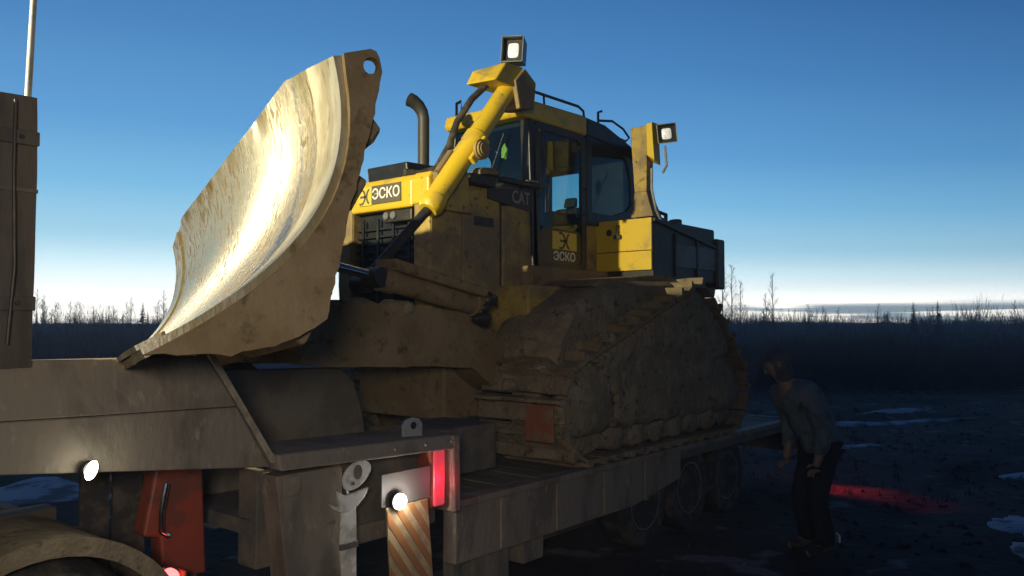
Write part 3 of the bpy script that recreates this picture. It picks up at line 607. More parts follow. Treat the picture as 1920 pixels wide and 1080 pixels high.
MB().tube([(-1.97, 1.24, 2.72), (-1.95, 1.25, 2.5), (-2.0, 1.27, 2.3), (-2.1, 1.27, 2.2)], .014, 8).build('lamp_cable', M_pole, rp, smooth=True)
MB().tube([(-2.06, 1.34, 2.95), (-2.02, 1.38, 2.74), (-2.05, 1.32, 2.68)], .014, 8).build('bracket_clip', M_pole, rp, smooth=True)
tk = MB().box(-3.35, -1.97, .45, 1.25, 1.60, 2.22).build('fuel_tank', M_dark, DZ, bevel=.02)
MB().box(-1.968, -1.945, .52, 1.245, 1.90, 2.225).build('tank_front_panel', M_yel, tk, bevel=.004)
MB().box(-1.968, -1.940, .52, 1.245, 1.70, 1.893).build('tank_front_panel', M_yel, tk, bevel=.004)
MB().lathe([(0, 0), (.03, 0), (.035, .012), (0, .016)], (-1.945, .75, 2.10), (1, 0, 0), 14).build('tank_plug', M_dark, tk, smooth=True)
MB().tube([(-1.93, .86, 2.17), (-1.915, .86, 2.14), (-1.915, .865, 2.04)], .014, 8).build('tank_latch', M_dark, tk, smooth=True)
MB().box(-1.95, -1.91, .82, .90, 2.03, 2.07).build('tank_latch', M_dark, tk)
MB().prism([(-1.97, 2.225), (-3.38, 2.03), (-3.38, 2.0), (-1.97, 2.19)], 'y', .5, 1.275).build('tank_lid', M_dark, tk, bevel=.004)
MB().box(-3.35, -2.4, 1.252, 1.262, 1.75, 2.0).build('tank_side_plate', mat('blue_grey_metal', (.07, .075, .08), .45, metal=.3, second=(.03, .03, .03), scale=4), tk, bevel=.004)
for x_ in (-2.42, -2.9): MB().box(x_-.015, x_+.015, 1.252, 1.268, 1.65, 2.1).build('tank_strap', M_dark, tk)
MB().box(-1.97, -3.35, -1.25, -.45, 1.60, 2.2).build('fuel_tank', M_dark, DZ, bevel=.02)
MB().tube([(-2.68, 1.12, 2.12), (-2.62, 1.14, 2.26)], [.075, .075], 18).build('filler_cap', M_mudg, tk, smooth=True)
b = MB(); b.tube([(-2.28, 1.1, 2.18), (-2.28, 1.1, 2.34), (-2.5, 1.1, 2.32), (-2.5, 1.1, 2.14)], .022, 8); b.build('tank_bracket', M_blk, tk)
MB().box(-2.45, -2.3, 1.0, 1.15, 2.17, 2.27).build('rear_box', M_blk, tk, bevel=.01)
MB().box(-3.55, -3.35, .3, 1.28, 1.55, 2.12).build('rear_guard', M_dark, DZ, bevel=.02)
MB().box(-3.0, -2.72, 1.264, 1.27, 1.60, 1.63).build('pale_sticker', M_signw, tk)
# ---- fenders
MB().prism([(-.80, 1.50), (-.95, 1.56), (-1.9, 1.64), (-2.7, 1.60), (-2.95, 1.45), (-2.95, 1.40), (-2.7, 1.55), (-1.9, 1.58), (-.9, 1.48)], 'y', .55, 1.30).build('fender', M_mud, DZ, bevel=.01)
MB().prism([(-.80, 1.50), (-.95, 1.56), (-1.9, 1.64), (-2.7, 1.60), (-2.95, 1.45), (-2.95, 1.40), (-2.7, 1.55), (-1.9, 1.58), (-.9, 1.48)], 'y', -1.3, -.55).build('fender', M_mud, DZ, bevel=.01)
MB().box(-.95, -.35, .56, .95, 1.05, 1.5).build('step_box', M_yeld, DZ, bevel=.02)
MB().box(-2.2, -.7, .5, .72, 1.3, 1.7).build('cab_base', M_mud, DZ, bevel=.02)
# ---- tracks
CIRC = [((-.42, .46), .40), ((-2.98, .46), .40), ((-2.32, 1.12), .40)]   # front idler, rear idler, raised sprocket
def tan_pts(c1, r1, c2, r2):
    d = V((c2[0]-c1[0], c2[1]-c1[1])); D_ = d.length; d /= D_; nrm = V((d.y, -d.x)); k = (r1-r2)/D_; w = math.sqrt(1-k*k)
    o_ = d*k+nrm*w; return V((c1[0]+o_.x*r1, c1[1]+o_.y*r1)), V((c2[0]+o_.x*r2, c2[1]+o_.y*r2))
def track_path():
    order = [CIRC[0], CIRC[2], CIRC[1]]     # counter-clockwise in (x,z): front -> sprocket -> rear
    pts = []; tn = [tan_pts(order[i][0], order[i][1], order[(i+1) % 3][0], order[(i+1) % 3][1]) for i in range(3)]
    for i in range(3):
        c, r = order[i]; a_in = tn[i-1][1]; a_out = tn[i][0]
        t0 = math.atan2(a_in.y-c[1], a_in.x-c[0]); t1 = math.atan2(a_out.y-c[1], a_out.x-c[0])
        while t1 < t0: t1 += 2*math.pi
        for k in range(25): t = t0+(t1-t0)*k/24; pts.append(V((c[0]+r*math.cos(t), c[1]+r*math.sin(t))))
    return pts
TP = track_path()
cum = [0]
for i in range(len(TP)): cum.append(cum[-1]+(TP[(i+1) % len(TP)]-TP[i]).length)
def on_path(s_):
    s_ %= cum[-1]
    for i in range(len(TP)):
        if cum[i+1] >= s_:
            a, c = TP[i], TP[(i+1) % len(TP)]; L_ = cum[i+1]-cum[i]; k = (s_-cum[i])/max(L_, 1e-6); return a+(c-a)*k
def shoe_mesh(seed):
    """one track shoe: plate with raised grouser bar, dirt on it; local x along track, y across, z outward"""
    w, p, t = .90, .212, .03; b = MB()
    prof = [(-p/2, 0), (-p/2, t), (p/2-.075, t+.004), (p/2-.055, t+.062), (p/2-.028, t+.062), (p/2-.015, t+.006), (p/2-.012, 0)]
    rnd = random.Random(seed); segs = 6; vs = []
    for k in range(segs+1):
        for x, z in prof: vs.append((x+rnd.uniform(-.004, .004), -w/2+w*k/segs, z+(rnd.uniform(-.012, .018) if z > .01 else 0)))
    n_ = len(prof); fs = [tuple(range(n_)), tuple(segs*n_+i for i in range(n_))[::-1]]
    for k in range(segs):
        for i in range(n_): j = (i+1) % n_; fs.append((k*n_+i, (k+1)*n_+i, (k+1)*n_+j, k*n_+j))
    return b.add(vs, fs).mesh('track_shoe')
shoes = [shoe_mesh(i) for i in range(5)]
for s_ in shoes[:3]: s_.materials.append(M_mudg)
shoes[3].materials.append(M_mud); shoes[4].materials.append(M_mudg)
NS = round(cum[-1]/.218)
rusty = shoe_mesh(9); rusty.materials.append(M_mudg)
for sg in (1, -1):
    yc = 1.15*sg
    tr = MB().prism([(-.45, .36), (-.30, .52), (-.5, .66), (-1.6, .74), (-2.75, .66), (-3.0, .40), (-2.9, .26), (-.6, .26)], 'y', yc-.22, yc+.22).build('track_frame', M_mud, DZ, bevel=.03)
    for i in range(NS):
        p0 = on_path(cum[-1]*i/NS); p1 = on_path(cum[-1]*i/NS+.06); pm = on_path(cum[-1]*i/NS-.06); d2 = (p1-pm).normalized()
        xx = V((d2.x, 0, d2.y)); zz = V((d2.y, 0, -d2.x)); yy = zz.cross(xx)
        M_ = Matrix((xx, yy, zz)).transposed().to_4x4(); M_.translation = V((p0.x, yc, p0.y))
        piece('track_shoe', shoes[(i*7+i//3) % 5], tr, M_)
    for (c, r), nm in zip(CIRC, ('idler', 'idler', 'sprocket')):
        if nm == 'idler': MB().lathe([(0, -.12), (.1, -.12), (.1, -.08), (r-.10, -.08), (r-.06, -.14), (r-.02, -.14), (r-.02, .14), (r-.06, .14), (r-.10, .08), (.12, .08), (.12, .16), (0, .17)], (c[0], yc, c[1]), (0, sg, 0), 28).build(nm, M_mudg, tr, smooth=True)
        else:
            nb = 22; poly = [(c[0]+(r-.01 if k % 2 else r-.09)*math.cos(math.pi*k/nb), c[1]+(r-.01 if k % 2 else r-.09)*math.sin(math.pi*k/nb)) for k in range(2*nb)]
            sp_ = MB().prism(poly, 'y', yc-.06, yc+.06).build(nm, M_mudg, tr)
            MB().lathe([(0, 0), (.30, 0), (.30, .1), (.22, .2), (.2, .28), (0, .3)], (c[0], yc, c[1]), (0, sg, 0), 24).build('final_drive', M_mud, sp_, smooth=True)
    for i in range(6): MB().lathe([(0, -.17), (.09, -.17), (.09, -.1), (.075, -.08), (.075, .08), (.09, .1), (.09, .17), (.05, .18), (0, .18)], (-.85+-.35*i, yc, .19), (0, sg, 0), 16).build('track_roller', M_mudg, tr, smooth=True)
    for i, x_ in enumerate((-1.3,)): MB().lathe([(0, -.15), (.08, -.15), (.08, .15), (0, .15)], (x_, yc, .86), (0, sg, 0), 16).build('carrier_roller', M_mudg, tr, smooth=True)
    if sg > 0:
        # packed mud between the runs of the track, seen from the side
        b = MB(); nx, nzz = 110, 60; vs = []; fs = []; idx = {}
        def inside(x, z, mrg=.05):
            for i in range(len(TP)):
                a, c = TP[i], TP[(i+1) % len(TP)]; e_ = c-a
                if e_.length < 1e-6: continue
                if (x-a.x)*e_.y-(z-a.y)*e_.x > -mrg*e_.length: return False
            return True
        for i in range(nx+1):
            for k in range(nzz+1):
                x = -3.4+3.45*i/nx; z = .05+1.5*k/nzz
                if inside(x, z, .035):
                    d_ = min((V((x, z))-q_).length for q_ in TP[::2])
                    yv = 1.47+.03*noise.noise(V((x*1.4, z*1.4, 4)))+.010*noise.noise(V((x*5, z*5, 1)))+.006*noise.noise(V((x*14, z*11, 1)))-.05*max(0, 1-d_/.10)
                    yv -= .05*max(0, min(1, (.33-z)/.06))+.02*max(0, min(1, (z-.66)/.05))*max(0, min(1, (.92-z)/.1))
                    for i_ in range(6): yv += .038*max(0, 1-(math.hypot(x+.85+.35*i_, z-.19)/.12)**2)
                    for (c_, r_) in CIRC[:2]:
                        dd = math.hypot(x-c_[0], z-c_[1])
                        if dd < r_: yv += .022*math.cos(dd/r_*3.1)
                    idx[i, k] = len(vs); vs.append((x, yv, z))
        for i in range(nx):
            for k in range(nzz):
                q_ = [(i, k), (i+1, k), (i+1, k+1), (i, k+1)]
                if all(t_ in idx for t_ in q_): fs.append(tuple(idx[t_] for t_ in q_))
        o = b.add(vs, fs).build('packed_mud', M_mudg, tr, smooth=True); md = o.modifiers.new('solid', 'SOLIDIFY'); md.thickness = .18; md.offset = 0
        bkp = [(-.16, .88), (-.22, 1.06), (-.40, 1.28), (-.75, 1.47), (-1.3, 1.56), (-2.3, 1.60), (-2.66, 1.56), (-2.78, 1.42), (-2.5, 1.36), (-1.6, 1.12), (-.7, .86), (-.3, .74)]
        bm = bmesh.new(); nY = 12; rows = []
        for q in range(nY+1):
            yv = .64+.76*q/nY; e_ = max(0, abs(q/nY-.5)*2-.72)/.28
            rows.append([bm.verts.new((x, yv, z-.05*e_*e_)) for x, z in bkp])
        for q in range(nY):
            for k in range(len(bkp)): j = (k+1) % len(bkp); bm.faces.new((rows[q][k], rows[q][j], rows[q+1][j], rows[q+1][k]))
        bm.faces.new(rows[0][::-1]); bm.faces.new(rows[-1])
        bmesh.ops.recalc_face_normals(bm, faces=bm.faces)
        bmesh.ops.triangulate(bm, faces=[f for f in bm.faces if len(f.verts) > 4]); bmesh.ops.subdivide_edges(bm, edges=bm.edges, cuts=2, use_grid_fill=True)
        me = bpy.data.meshes.new('mud_bank'); bm.to_mesh(me); bm.free(); roughen(me, .022, 2.4, 6); roughen(me, .008, 10, 9); place('mud_bank', me, M_mudg, tr, smooth=True)
        lumps('mud_cake', [(-.02, 1.0, .66), (-.10, 1.3, .80), (-.5, 1.42, .86)], .07, tr, M_mudg, 21, 1)
        MB().box(.062, .078, 1.28, 1.56, .24, .52, Matrix.Translation((.03, 0, 0))).build('bare_shoe_face', M_rusty, tr, bevel=.004)
# ------------------------------------------------------------------ low loader trailer
TR = thing('lowbed_trailer', 'brown low loader trailer with gooseneck carrying the bulldozer', 'trailer', (-1.5, 0, GZ))
NY = 1.60
def rough_part(name, b, m, parent, amp=.006, sc=3., sub=5, bevel=0.):
    me = b.mesh(name); roughen(me, amp, sc, len(name), sub=sub); return place(name, me, m, parent, smooth=True)
# gooseneck: near and far side beams (lower wall, inward leaning upper wall), sloping tail, middle floor
for sg in (1, -1):
    def Yp(y): return sg*y
    lowp = [(2.62, .41), (5.6, .74), (5.6, .80), (2.82, .742)]
    gl = MB().prism(lowp, 'y', Yp(NY-.16), Yp(NY)).build('gooseneck_beam', M_trl, TR, bevel=.008)
    zt = 1.0 if sg > 0 else .80
    MB().hexa([(2.82, Yp(NY-.16), .745), (2.82, Yp(NY), .745), (5.6, Yp(NY), .803), (5.6, Yp(NY-.16), .803)], [(2.965, Yp(NY-.16), zt), (2.965, Yp(NY-.05), zt), (5.6, Yp(NY-.05), zt+.03), (5.6, Yp(NY-.16), zt+.03)]).build('gooseneck_upper_wall', M_trl, gl, bevel=.006)
    MB().hexa([(2.58, Yp(NY-.18), .43), (2.58, Yp(NY+.012), .43), (2.62, Yp(NY+.012), .43), (2.62, Yp(NY-.18), .43)], [(2.925, Yp(NY-.18), zt+.01), (2.925, Yp(NY-.035), zt+.01), (2.965, Yp(NY-.035), zt+.01), (2.965, Yp(NY-.18), zt+.01)]).build('gooseneck_tail_flange', M_pale if False else mat('worn_edge', (.30, .25, .18), .7, second=(.2, .16, .11), scale=9), gl, bevel=.004)
MB().box(2.98, 5.6, -NY+.16, NY-.16, .60, .64).build('gooseneck_floor', M_trd, TR)
# cheek of the ramp between the gooseneck and the deck
for sg in (1, -1):
    MB().prism([(2.5, .10), (2.5, .87), (1.42, .845), (1.30, .74), (1.22, .52), (1.14, .10)], 'y', sg*.52, sg*.64).build('ramp_cheek', M_trd if sg < 0 else mat('cheek_paint', (.15, .13, .095), .8, second=(.11, .095, .07), scale=4, bump=.3), TR, bevel=.01)
MB().box(1.0, 2.62, -NY+.16, NY-.2, .02, .10).build('front_floor', M_trd, TR)
MB().box(.35, .95, .62, 1.2, .05, .40).build('wheel_chock_box', M_trd, TR, bevel=.02)
# side locker next to the deck: lip, closed door, open recess
lk = MB().box(1.25, 2.60, 1.26, 1.44, -.16, .37).build('side_locker', M_trd, TR, bevel=.006)
MB().hexa([(1.24, 1.24, .36), (1.24, 1.66, .35), (2.60, 1.66, .39), (2.60, 1.24, .40)], [(1.24, 1.24, .46), (1.24, 1.63, .44), (2.60, 1.63, .475), (2.60, 1.24, .49)]).build('locker_lip', M_trl, lk, bevel=.012)
MB().prism([(2.15, -.30), (2.50, -.30), (2.585, .355), (2.15, .355)], 'y', 1.44, 1.60).build('locker_door', M_trl, lk, bevel=.01)
MB().box(2.44, 2.545, 1.60, 1.612, .24, .345).build('locker_hinge', M_trl, lk, bevel=.004)
MB().box(1.34, 2.15, 1.44, 1.47, -.16, -.05).build('locker_sill', M_trl, lk, bevel=.006)
MB().prism([(1.225, -.06), (1.29, -.06), (1.31, .44), (1.235, .44)], 'y', 1.44, 1.655).build('locker_end_post', M_trl, lk, bevel=.012)
lg = MB().prism([(1.50, .45), (1.50, .53), (1.53, .565), (1.58, .575), (1.63, .565), (1.66, .53), (1.66, .46)], 'y', 1.55, 1.575).build('lashing_eye', M_pole, lk, bevel=.004)
MB().lathe([(0, -.014), (.024, -.014), (.024, .014), (0, .014)], (1.58, 1.563, .525), (0, 1, 0), 12).build('eye_hole', M_blk, lg)
MB().tube([(2.035, 1.49, .26), (2.03, 1.49, .18), (2.0, 1.495, .1), (1.99, 1.5, 0.02), (2.02, 1.49, -.03)], .007, 8).build('lamp_cable', mat('cable_white', (.75, .75, .78), .4), lk, smooth=True)
for x_ in (1.32, 1.55, 1.80, 2.05, 2.30, 2.52): MB().lathe([(0, 0), (.013, 0), (.011, .008), (0, .009)], (x_, 1.655, .405+.02*(x_-1.25)), (0, 1, .25), 6).build('bolt', M_trl, lk)
for x_, z_ in ((2.2, .31), (2.2, -.22), (2.46, -.22), (2.2, .05)): MB().lathe([(0, 0), (.012, 0), (.010, .008), (0, .009)], (x_, 1.60, z_), (0, 1, 0), 6).build('bolt', M_trl, lk)
# red side lamp (lit), white position lamp (lit), hazard board
rl = MB().box(1.335, 1.455, 1.47, 1.60, -.02, .385).build('side_marker_lamp', M_red, lk, bevel=.015)
MB().box(1.345, 1.44, 1.60, 1.625, .0, .36).build('red_lens', M_redl, rl, bevel=.02)
bd = MB().box(1.46, 1.86, 1.585, 1.603, .065, .26).build('lamp_plate', mat('lamp_plate_pale', (.09, .08, .07), .6), lk)
wl = MB().lathe([(0, 0), (.05, 0), (.056, .015), (.052, .038), (0, .042)], (1.755, 1.603, .092), (0, 1, 0), 20).build('position_lamp', M_dark, lk, smooth=True)
MB().lathe([(0, 0), (.046, 0), (.044, .014), (.028, .026), (0, .03)], (1.755, 1.645, .092), (0, 1, 0), 20).build('lens', M_lit, wl, smooth=True)
hb = thing('hazard_board', 'orange and pale diagonally striped hazard board hanging below the lit white lamp', 'hazard board', (1.62, 1.61, -.5))
bp = MB().prism([(1.42, -.62), (1.77, -.62), (1.83, .06), (1.49, .06)], 'y', 1.60, 1.612).build('board', M_pale, hb)
def clip_poly(poly, a, b_, c):
    out = []
    for i in range(len(poly)):
        p, q = poly[i], poly[(i+1) % len(poly)]; dp, dq = a*p[0]+b_*p[1]-c, a*q[0]+b_*q[1]-c
        if dp <= 0: out.append(p)
        if dp*dq < 0: t = dp/(dp-dq); out.append((p[0]+(q[0]-p[0])*t, p[1]+(q[1]-p[1])*t))
    return out
for k in range(-5, 6):
    poly = [(1.425, -.615), (1.765, -.615), (1.825, .055), (1.493, .055)]
    c0 = -.12+.15*k
    poly = clip_poly(poly, 1.35*-1, 1, -2.0+c0-0.0); poly = clip_poly(poly, 1.35, -1, 2.0-(c0-.075)) if poly else poly
    if len(poly) > 2: MB().prism(poly, 'y', 1.612, 1.615).build('stripe', M_org, bp)
MB().box(1.14, 1.20, 1.5, 1.56, -.75, -.4).build('board_bracket', M_trd, TR)
# deck: side beams, crosswise planks, rear part over the axles
for sg in (1, -1):
    sb = MB().prism([(1.22, -.02), (1.22, -.42), (-1.0, -.42), (-1.85, -.30), (-1.85, -.03), (1.0, -.03)], 'y', sg*(NY-.12), sg*NY).build('deck_side_beam', M_trl, TR, bevel=.008)
    MB().box(-4.7, 1.22, sg*(NY-.1), sg*(NY+.025), -.045, .0).build('rub_rail', M_trl, TR, bevel=.005)
    for x_ in (.75, .1, -.55, -1.2): MB().box(x_-.03, x_+.03, sg*NY, sg*(NY+.016), -.40, -.05).build('beam_stiffener', M_trl, sb, bevel=.004)
    MB().prism([(-1.87, -.05), (-1.87, -.13), (-4.7, -.13), (-4.7, -.05)], 'y', sg*(NY-.12), sg*NY).build('rear_side_beam', M_trd, TR, bevel=.004)
    MB().box(-1.0, .6, sg*.9, sg*1.2, -.62, -.44).build('frame_rail', M_trd, TR)
me = MB().box(-.098, .098, -NY+.13, NY-.13, -.06, -.008).mesh('deck_plank'); me.materials.append(M_wood)
bmw = bmesh.new(); bmw.from_mesh(me); bmesh.ops.bevel(bmw, geom=bmw.edges, offset=.006, segments=1, affect='EDGES'); bmw.to_mesh(me); bmw.free()
dk = MB().box(-4.7, 1.0, -NY+.14, NY-.14, -.12, -.065).build('deck_floor', M_trd, TR)
for i in range(28): piece('plank', me, dk, Matrix.Translation((.92-.2*i, 0, random.uniform(-.006, .004))))
MB().box(.55, .95, 1.2, 1.5, -.68, -.44).build('underside_box', M_trl, TR, bevel=.02)
MB().box(.15, .40, 1.3, 1.5, -.62, -.43).build('underside_bracket', M_trl, TR, bevel=.01)
def wheel(x, y, r, parent, wdt=.26, z=None, nm='wheel'):
    s_ = 1 if y > 0 else -1; z = GZ+r if z is None else z
    w = MB().lathe([(r*.56, -wdt/2), (r*.90, -wdt/2), (r*.97, -wdt*.40), (r, -wdt*.28), (r*.985, -wdt*.16), (r*.985, -wdt*.12), (r, -wdt*.11), (r, wdt*.11), (r*.985, wdt*.12), (r*.985, wdt*.16), (r, wdt*.28), (r*.97, wdt*.40), (r*.90, wdt/2), (r*.56, wdt/2)], (x, y, z), (0, s_, 0), 40).build(nm, M_rub, parent, smooth=True)
    rm = MB().lathe([(0, -.02), (r*.30, -.02), (r*.30, .03), (r*.50, .0), (r*.57, wdt*.5), (r*.60, wdt*.51), (r*.60, -wdt*.4), (0, -wdt*.4)][::-1], (x, y, z), (0, s_, 0), 28).build('rim', M_mudg, w, smooth=True)
    for k in range(8):
        a = 2*math.pi*k/8; MB().lathe([(0, 0), (.016, 0), (.012, .03), (0, .03)], (x+r*.38*math.cos(a), y+s_*.02, z+r*.38*math.sin(a)), (0, s_, 0), 6).build('wheel_nut', M_dark, rm)
    return w
for x_ in (-1.28, -2.12, -2.96):
    for y_ in (1.42, -1.42): wheel(x_, y_, .41, TR)
    MB().tube([(x_, -1.3, GZ+.41), (x_, 1.3, GZ+.41)], .06, 12).build('axle', M_trd, TR, smooth=True)
MB().box(-4.85, -4.7, -NY, NY, -.40, -.01).build('rear_bumper', M_trd, TR, bevel=.01)
for y_ in (1.40, -1.40):
    tl = MB().box(-4.90, -4.85, y_-.14, y_+.14, -.33, -.17).build('tail_lamp', M_red, TR, bevel=.01)
    MB().box(-4.915, -4.90, y_-.12, y_+.12, -.31, -.19).build('red_lens', M_redh, tl, bevel=.01)
# tall board at the front of the gooseneck with its pole
hbv = MB().box(3.765, 4.35, NY-.13, NY-.03, .985, 2.13); me = hbv.mesh('headboard'); roughen(me, .010, 5, 2, sub=9)
HBo = place('headboard', me, M_brd, TR, smooth=True)
MB().box(3.76, 4.36, NY-.14, NY-.02, 1.72, 1.735).build('board_joint', M_trd, HBo)
for z_ in (1.25, 1.95): MB().box(3.76, 4.36, NY-.035, NY-.012, z_-.03, z_+.03).build('batten', M_brd, HBo, bevel=.004)
for z_ in (1.25, 1.95):
    for x_ in (3.83, 3.95, 4.2): MB().lathe([(0, 0), (.010, 0), (.008, .007), (0, .008)], (x_, NY-.012, z_), (0, 1, 0), 8).build('bolt', M_dark, HBo)
MB().tube([(3.86, NY-.005, 2.1), (3.862, NY-.0, 1.8), (3.85, NY+.002, 1.4), (3.87, NY-.0, 1.08)], .006, 6).build('pole_cable', M_blk, HBo)
pole = MB().tube([(3.79, NY-.08, 2.10), (3.772, NY-.09, 2.6), (3.735, NY-.10, 3.7)], [.014, .013, .012], 12).build('antenna_pole', M_pole, smooth=True)
tag(pole, 'thin pale pole standing on the brown headboard at the left edge', 'pole')
# red support leg and rubber flaps under the gooseneck
leg = MB().prism([(2.80, .6), (3.02, .6), (3.07, .30), (3.11, .08), (3.02, .06), (3.0, -.16), (2.76, -.18), (2.78, .2)], 'y', 1.10, 1.22).build('support_leg', M_red, TR, bevel=.015)
MB().tube([(3.005, 1.25, .34), (3.03, 1.25, .20), (3.03, 1.25, .10), (2.99, 1.25, .07)], .016, 10).build('leg_handle', mat('bright_steel', (.7, .68, .62), .15, metal=1.), leg, smooth=True)
MB().box(2.80, 2.98, 1.08, 1.20, -.75, -.17).build('leg_foot', M_trd, leg, bevel=.01)
fl_ = MB()
for (xa, xb, xc, xd) in ((3.36, 3.225, 3.22, 3.40), (3.20, 3.06, 3.02, 3.155)):
    pts = [(xa, .6), (xb, .6), (xb-.01, .2), (xc, -.16), (xd, -.16), (xa, .1)]
    me = MB().prism(pts, 'y', 1.06, 1.08).mesh('mud_flap'); place('mud_flap', me, M_rub, TR)
# white position lamp under the gooseneck
gp = MB().lathe([(0, 0), (.034, 0), (.04, .02), (.034, .045), (0, .05)], (3.55, 1.60, .525), (-.1, .95, .1), 18).build('gooseneck_lamp', M_dark, TR, smooth=True)
MB().lathe([(0, 0), (.027, 0), (.027, .012), (.021, .022), (.01, .027), (0, .028)], (3.548, 1.648, .529), (-.1, .95, .1), 18).build('lens', M_litw, gp, smooth=True)
for v in bpy.data.objects[gp.children[0].name].data.vertices:
    dx, dz = v.co.x-3.548, v.co.z-.529; v.co.x = 3.548+dx*.85-dz*.4; v.co.z = .529+dz*1.45
# ------------------------------------------------------------------ truck in front (only its rear corner is seen)
TK = thing('tow_truck', 'rear fender and tail lamp of the towing truck at lower left corner', 'truck', (4.6, 0, GZ))
cx, cz, R0 = 3.70, -.38, .63
b = MB(); vs = []; fs = []; nA = 26
for k in range(nA+1):
    a = math.radians(-5+190*k/nA)
    for rr, yy in ((R0, 1.62), (R0, .98), (R0-.02, .98), (R0-.02, 1.62)): vs.append((cx+rr*math.cos(a), yy, cz+rr*math.sin(a)))
for k in range(nA):
    for q in range(4): fs.append((4*k+q, 4*k+(q+1) % 4, 4*k+4+(q+1) % 4, 4*k+4+q))
fs += [(0, 1, 2, 3), tuple(4*nA+i for i in range(4))[::-1]]
fd = b.add(vs, fs).build('fender', M_mudg, TK, smooth=True)
b = MB(); vs = []; fs = []
for k in range(nA+1):
    a = math.radians(-5+190*k/nA)
    for rr, yy in ((R0+.008, 1.60), (R0+.008, 1.635), (R0-.07, 1.635), (R0-.07, 1.60)): vs.append((cx+rr*math.cos(a), yy, cz+rr*math.sin(a)))
for k in range(nA):
    for q in range(4): fs.append((4*k+q, 4*k+(q+1) % 4, 4*k+4+(q+1) % 4, 4*k+4+q))
b.add(vs, fs).build('fender_edge', M_mudg, fd, smooth=True)
wheel(cx, 1.33, .50, TK, wdt=.52, z=GZ+.5)
wheel(cx+1.35, 1.33, .50, TK, wdt=.52, z=GZ+.5)
MB().box(2.95, 9.5, .30, .48, -.30, -.02).build('chassis_rail', M_trd, TK); MB().box(2.95, 9.5, -.48, -.30, -.30, -.02).build('chassis_rail', M_trd, TK)
MB().box(3.0, 3.08, -1.3, 1.3, -.32, -.08).build('rear_crossbar', M_trd, TK, bevel=.01)
tl = MB().box(2.985, 3.0, 1.16, 1.44, -.18, -.07).build('tail_lamp', M_red, TK, bevel=.006)
MB().lathe([(0, 0), (.05, 0), (.042, .025), (.02, .035), (0, .036)], (3.06, 1.40, -.10), (-.15, .95, .2), 18).build('red_lens', M_redh, tl, smooth=True)
MB().lathe([(0, -.03), (.055, -.03), (.055, .0), (0, .0)], (3.06, 1.40, -.10), (-.15, .95, .2), 18).build('lamp_body', M_dark, tl, smooth=True)
MB().box(7.1, 9.3, -1.2, 1.2, .2, 2.9).build('cab', mat('truck_cab_paint', (.25, .27, .3), .4), TK, bevel=.1)
MB().tube([(6.95, .6, .0), (6.95, .6, 3.35)], .04, 10).build('lamp_mast', M_dark, TK); MB().box(6.9, 7.2, .53, .67, -.05, .05).build('mast_foot', M_dark, TK)
def work_lamp(pos, aim, power, spot, blend, col, size, nm, owner=None):
    f = (aim-pos).normalized()
    h_ = lamp_housing(owner or TK, pos-f*.12, f, .24, .2, .14, lensm=M_litw)
    ld_ = bpy.data.lights.new(nm, 'SPOT'); ld_.energy = power; ld_.spot_size = spot; ld_.spot_blend = blend; ld_.color = col; ld_.shadow_soft_size = size
    lo_ = bpy.data.objects.new(nm, ld_); COL.objects.link(lo_); lo_.location = pos+f*.06; lo_.rotation_euler = f.to_track_quat('-Z', 'Y').to_euler(); lo_.parent = None
work_lamp(LAMP_MAIN, AIM_MAIN, P_MAIN, math.radians(62), .5, (1., .88, .56), .05, 'truck_work_lamp_light')
def stand(pos, label):
    fs_ = thing('added_lamp_stand', label, 'floodlight', (pos.x, pos.y, GZ), 'added unseen lamps around the trailer')
    MB().tube([(pos.x+.1, pos.y+.1, GZ+.3), (pos.x+.1, pos.y+.1, pos.z)], .025, 10).build('mast', M_dark, fs_)
    for k in range(3): MB().tube([(pos.x+.1, pos.y+.1, GZ+.75), (pos.x+.1+.5*math.cos(2.1*k), pos.y+.1+.5*math.sin(2.1*k), GZ)], .018, 8).build('leg', M_dark, fs_)
    return fs_
work_lamp(LAMP_SIDE, AIM_SIDE, P_SIDE, math.radians(74), 1.0, (1., .87, .73), .40, 'added_fill_light', stand(LAMP_SIDE, 'added fill lamp on a tripod behind the camera, out of view'))
work_lamp(LAMP_FAR, AIM_FAR, P_FAR, math.radians(24), .8, (1., .84, .52), .10, 'added_sheen_light', stand(LAMP_FAR, 'added highlight lamp on a tripod beyond the far end of the blade, out of view'))
def plight(nm, loc, e, col, size=.03, kind='POINT'):
    d_ = bpy.data.lights.new(nm, kind); d_.energy = e; d_.color = col; d_.shadow_soft_size = size
    o = bpy.data.objects.new(nm, d_); COL.objects.link(o); o.location = loc; return o
plight('position_lamp_light', (1.735, 1.70, .105), 2.6, (1, .95, .9), .02)
plight('side_marker_light', (1.375, 1.70, .16), 1.1, (1, .06, .14), .05)
plight('gooseneck_lamp_light', (3.55, 1.72, .52), .7, (1, .95, .75))
plight('truck_tail_light', (3.05, 1.46, -.07), .15, (1, .1, .1))
for y_ in (1.40,):
    o = plight('tail_lamp_light', (-4.97, y_, -.25), 95, (1, .04, .06), .04, 'SPOT'); o.data.spot_size = math.radians(50); o.data.spot_blend = 1.0
    o.rotation_euler = V((.02, .74, -.58)).to_track_quat('-Z', 'Y').to_euler()
